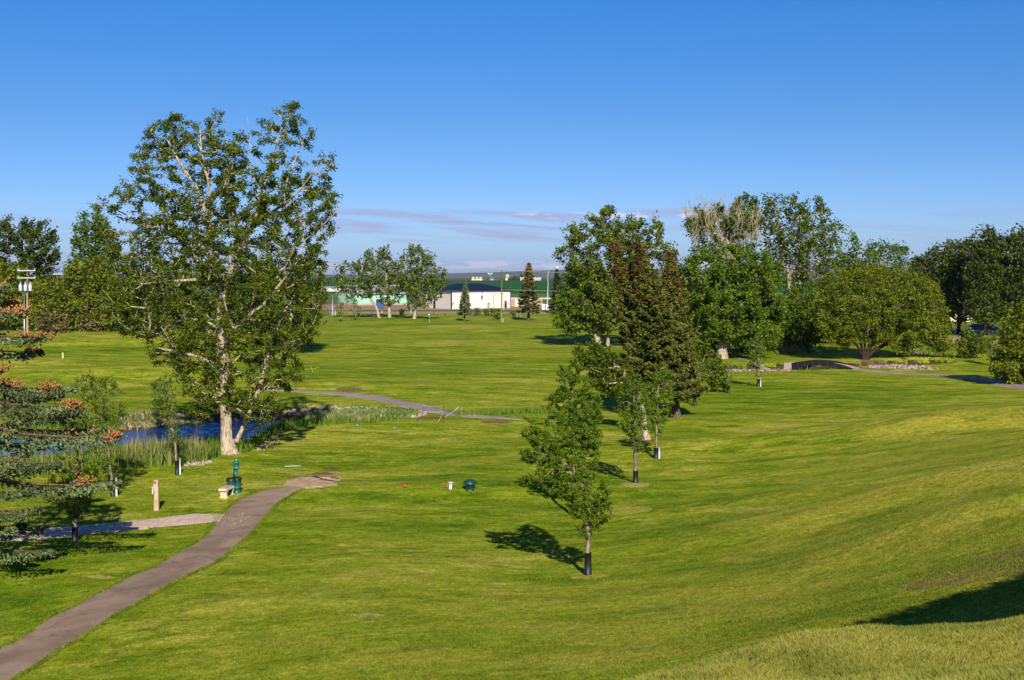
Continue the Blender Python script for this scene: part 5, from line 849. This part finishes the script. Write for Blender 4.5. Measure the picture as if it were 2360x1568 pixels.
# rocks
M_ROCK=flat('field_stone',(.36,.26,.20),.9,.15,.35,1.2,.3); M_ROCKB=flat('brown_stone',(.16,.10,.075),.9,.15,.35,1.2,.3); M_ROCKG=flat('grey_stone',(.30,.27,.26),.9,.15,.3,1.2,.3)
def rocks(name,label,x,y,r0,r1,ms,one=False):
    ico=[(0,0,1)]+[(math.cos(a)*.9,math.sin(a)*.9,.45) for a in np.arange(5)*1.2566]+[(math.cos(a)*.9,math.sin(a)*.9,-.45) for a in np.arange(5)*1.2566+.63]+[(0,0,-1)]
    ico=np.array(ico); Fi=[[0,1+i,1+(i+1)%5] for i in range(5)]+[[1+i,6+i,1+(i+1)%5] for i in range(5)]+[[1+(i+1)%5,6+i,6+(i+1)%5] for i in range(5)]+[[11,6+(i+1)%5,6+i] for i in range(5)]
    n=len(x); P=onground(x,y); r=RNG.uniform(r0,r1,n)*RNG.uniform(.7,1.3,n); V=[];M=[]
    jit=1+RNG.uniform(-.28,.28,(n,12,1)); sc3=RNG.uniform(.75,1.2,(n,1,3))*np.array([1,1,.75]); a=RNG.uniform(0,6.28,n); ca,sa=np.cos(a)[:,None],np.sin(a)[:,None]; L=ico[None]*jit*sc3*r[:,None,None]; LX=L[...,0]*ca-L[...,1]*sa; LY=L[...,0]*sa+L[...,1]*ca
    V=np.stack([LX,LY,L[...,2]],-1)
    if one:
        for i in range(n):
            o=mesh('boulder',V[i],Fi,ms[i%len(ms)]); o.location=tuple(P[i]+[0,0,r[i]*.25]); yield o
    else:
        V=V+P[:,None]+np.array([0,0,.02]); Fa=(np.arange(n)[:,None,None]*12+np.array(Fi)[None]).reshape(-1,3); yield tag(mesh(name,V.reshape(-1,3),Fa,ms,None,False,np.repeat(RNG.integers(0,len(ms),n),20)),label,'rocks',None,'stuff')
for nm,lab,reg,n,r0,r1 in (('riprap_gravel','pinkish riprap stones on the far bank of the pond',[(655,942),(700,937),(790,938),(870,942),(930,948),(975,950),(985,955),(960,963),(930,962),(860,962),(700,962),(655,958)],1700,.08,.22),
   ('riprap_gravel','rocks among straw weeds on the bank left of the cottonwood',[(275,962),(340,950),(440,955),(500,955),(500,975),(400,980),(330,985),(275,985)],520,.08,.20),
   ('bank_gravel','small stones at the near shore left of the cottonwood trunk',[(430,1062),(470,1058),(490,1066),(460,1075),(425,1075)],110,.07,.16),('bank_gravel','stones at the shaded shore right of the cottonwood trunk',[(590,1036),(625,1012),(640,1008),(640,1016),(600,1044)],50,.08,.16),
   ('riprap_gravel','brown rocks on the creek bank beyond the bridge',[(2000,842),(2060,841),(2140,845),(2165,851),(2140,853),(2060,850),(2005,848)],420,.10,.24),('riprap_gravel','rocks along the far creek bank left of the bridge',[(1600,852),(1700,850),(1820,850),(1820,856),(1700,856),(1600,859)],420,.10,.24),
   ('bank_gravel','pale stones beside the far path right edge',[(1030,948),(1060,950),(1100,956),(1095,961),(1050,957)],45,.06,.13),('bank_gravel','pinkish stones on the pond bank behind the blue spruce',[(70,968),(250,960),(250,968),(80,978)],120,.12,.26)):
    x,y=px_region(reg,n,-.4); list(rocks(nm,lab,x,y,r0,r1,[M_ROCKB if 'creek' in lab or 'arch' in lab else M_ROCK,M_ROCK,M_ROCKG]))
# loose gravel spilled on the asphalt
x,y=px_region([(500,1190),(560,1185),(590,1195),(575,1215),(540,1225),(505,1205)],300,.2); k=RNG.random(len(x))<np.exp(-((x-x.mean())/.9)**2)*.8; P_=onground(x[k],y[k],.05)
for o in rocks('spilled_gravel','pale gravel spilled over the asphalt path',x[k],y[k],.008,.02,[M_GRV]): o.location.z+=.05
# unseen hedge, added beyond the right edge to throw the long slope shadow
n=52000; t=RNG.random(n); hx=7.8+7.8*t; hy=14.2+3.3*t; zt=11.45+.9*t; g0=ground(hx,hy); w_=RNG.uniform(-1,1,n); f=RNG.random(n); sh=np.minimum(1,.75+.5*(1-f))*.62
nx_,ny_=-.41,.91; P=np.stack([hx+nx_*w_*sh,hy+ny_*w_*sh,g0+(zt-g0)*f**.9+RNG.normal(0,.03,n)],-1); b0=np.array([7.8,14.2,float(ground(np.array([7.8]),np.array([14.2]))[0])])
hd=empty('added_hedge',b0,'unseen clipped greenery added beyond the right edge for its shadow','added_hedge'); quadobj('foliage',leaf_quads(P-b0,.15,.9),L_BUSH,hd); mb=MB()
for k in range(12): q=k/11; xx,yy=7.8+7.8*q,14.2+3.3*q; gz=float(ground(np.array([xx]),np.array([yy]))[0]); mb.tube([(xx-b0[0],yy-b0[1],gz-b0[2]-.1),(xx-b0[0]+.05,yy-b0[1],gz-b0[2]+1.4),(xx-b0[0],yy-b0[1],11.45+.9*q-b0[2]-.6)],[.07,.06,.03],6)
mb.build('stems',BARK_D,hd)
# foreground bank of rough grass
n=1500000; u=RNG.uniform(-.06,.50,n); d=np.exp(RNG.uniform(math.log(5.0),math.log(21),n)); x=u*d; y=d; z=ground(x,y); px,py=project(x,y,z); k=(py>1360)&(py<1640)&(px>1350)&(px<2500)&(y<19.5); x,y,z,px,py=x[k],y[k],z[k],px[k],py[k]
G_BL=leafmat('rough_grass',(.16,.21,.014),(.52,.49,.10),.35,.2,.6,c3=(.42,.36,.16))
print('fg blades',len(x)); nz=vnoise(np.stack([x,y,x*0],-1),1.1); P=np.stack([x,y,z-.01],-1); blades('rough_grass','long unmown grass on the bank nearest the camera',P,.062*(1+.22*nz),.0055,.8,G_BL)
# rougher lawn texture in the middle distance
n=1500000; u=RNG.uniform(-.46,.46,n); d=np.exp(RNG.uniform(math.log(24),math.log(75),n)); x=u*d; y=d; A_=np.stack([x,y,x*0],-1); nz=vnoise(A_,3.2,3)+.6*vnoise(A_,.9,4); k=(RNG.random(n)<.20+.22*np.clip(nz,0,2)); x,y=x[k],y[k]
pa_=np.array([at(*q)[:2] for q in AL+AR[::-1]]); gv=np.array([at(*q)[:2] for q in ((-200,1234),(0,1227),(182,1212),(352,1196),(486,1183),(506,1205),(410,1215),(249,1227),(170,1237),(0,1249),(-200,1262))]); ch_=np.array([at(*q)[:2] for q in ((649,1124),(673,1102),(781,1102),(764,1115),(740,1125))])
k=(sdist(pa_,x,y)>.05)&(sdist(gv,x,y)>.1)&(sdist(ch_,x,y)>.1)&(sdist(PONDW,x,y)>.4); x,y=x[k],y[k]; print('lawn blades',len(x))
x_=RNG.uniform(-17,-4,900000)*1.0; y_=RNG.uniform(27,74,900000); sd_=sdist(pa_,x_,y_); k=(sd_>-.10)&(sd_<.14)|((np.abs(sdist(gv,x_,y_))<.12)&(sd_>0)); xe,ye=x_[k],y_[k]; print('edge',len(xe))
G_LW=leafmat('lawn_blades',(0.075,0.15,0.006),(0.27,0.33,0.025),.35,.15,.7)
blades('lawn_grass','short mown grass blades over the near lawn',onground(x,y,-.005),.040,.018,1.2,G_LW)
blades('edge_grass','longer ragged grass along the edges of the cart path',onground(xe,ye,0.0),.075,.020,1.0,G_LW)
# ------------------------------------------------------------ haze
if True:
    hz=MB().box(-13500,13500,-300,13300,-4,140).build('haze',None); hz.data.materials.clear(); m=bpy.data.materials.new('haze'); m.use_nodes=True; t=NT(m.node_tree); t.n.remove(t.n['Principled BSDF']); v=t.add('ShaderNodeVolumePrincipled'); v.inputs['Color'].default_value=C(.72,.84,1); v.inputs['Density'].default_value=4e-5; v.inputs['Anisotropy'].default_value=.3; t.l.new(v.outputs[0],t.n['Material Output'].inputs['Volume']); hz.data.materials.append(m); tag(hz,kind='stuff')
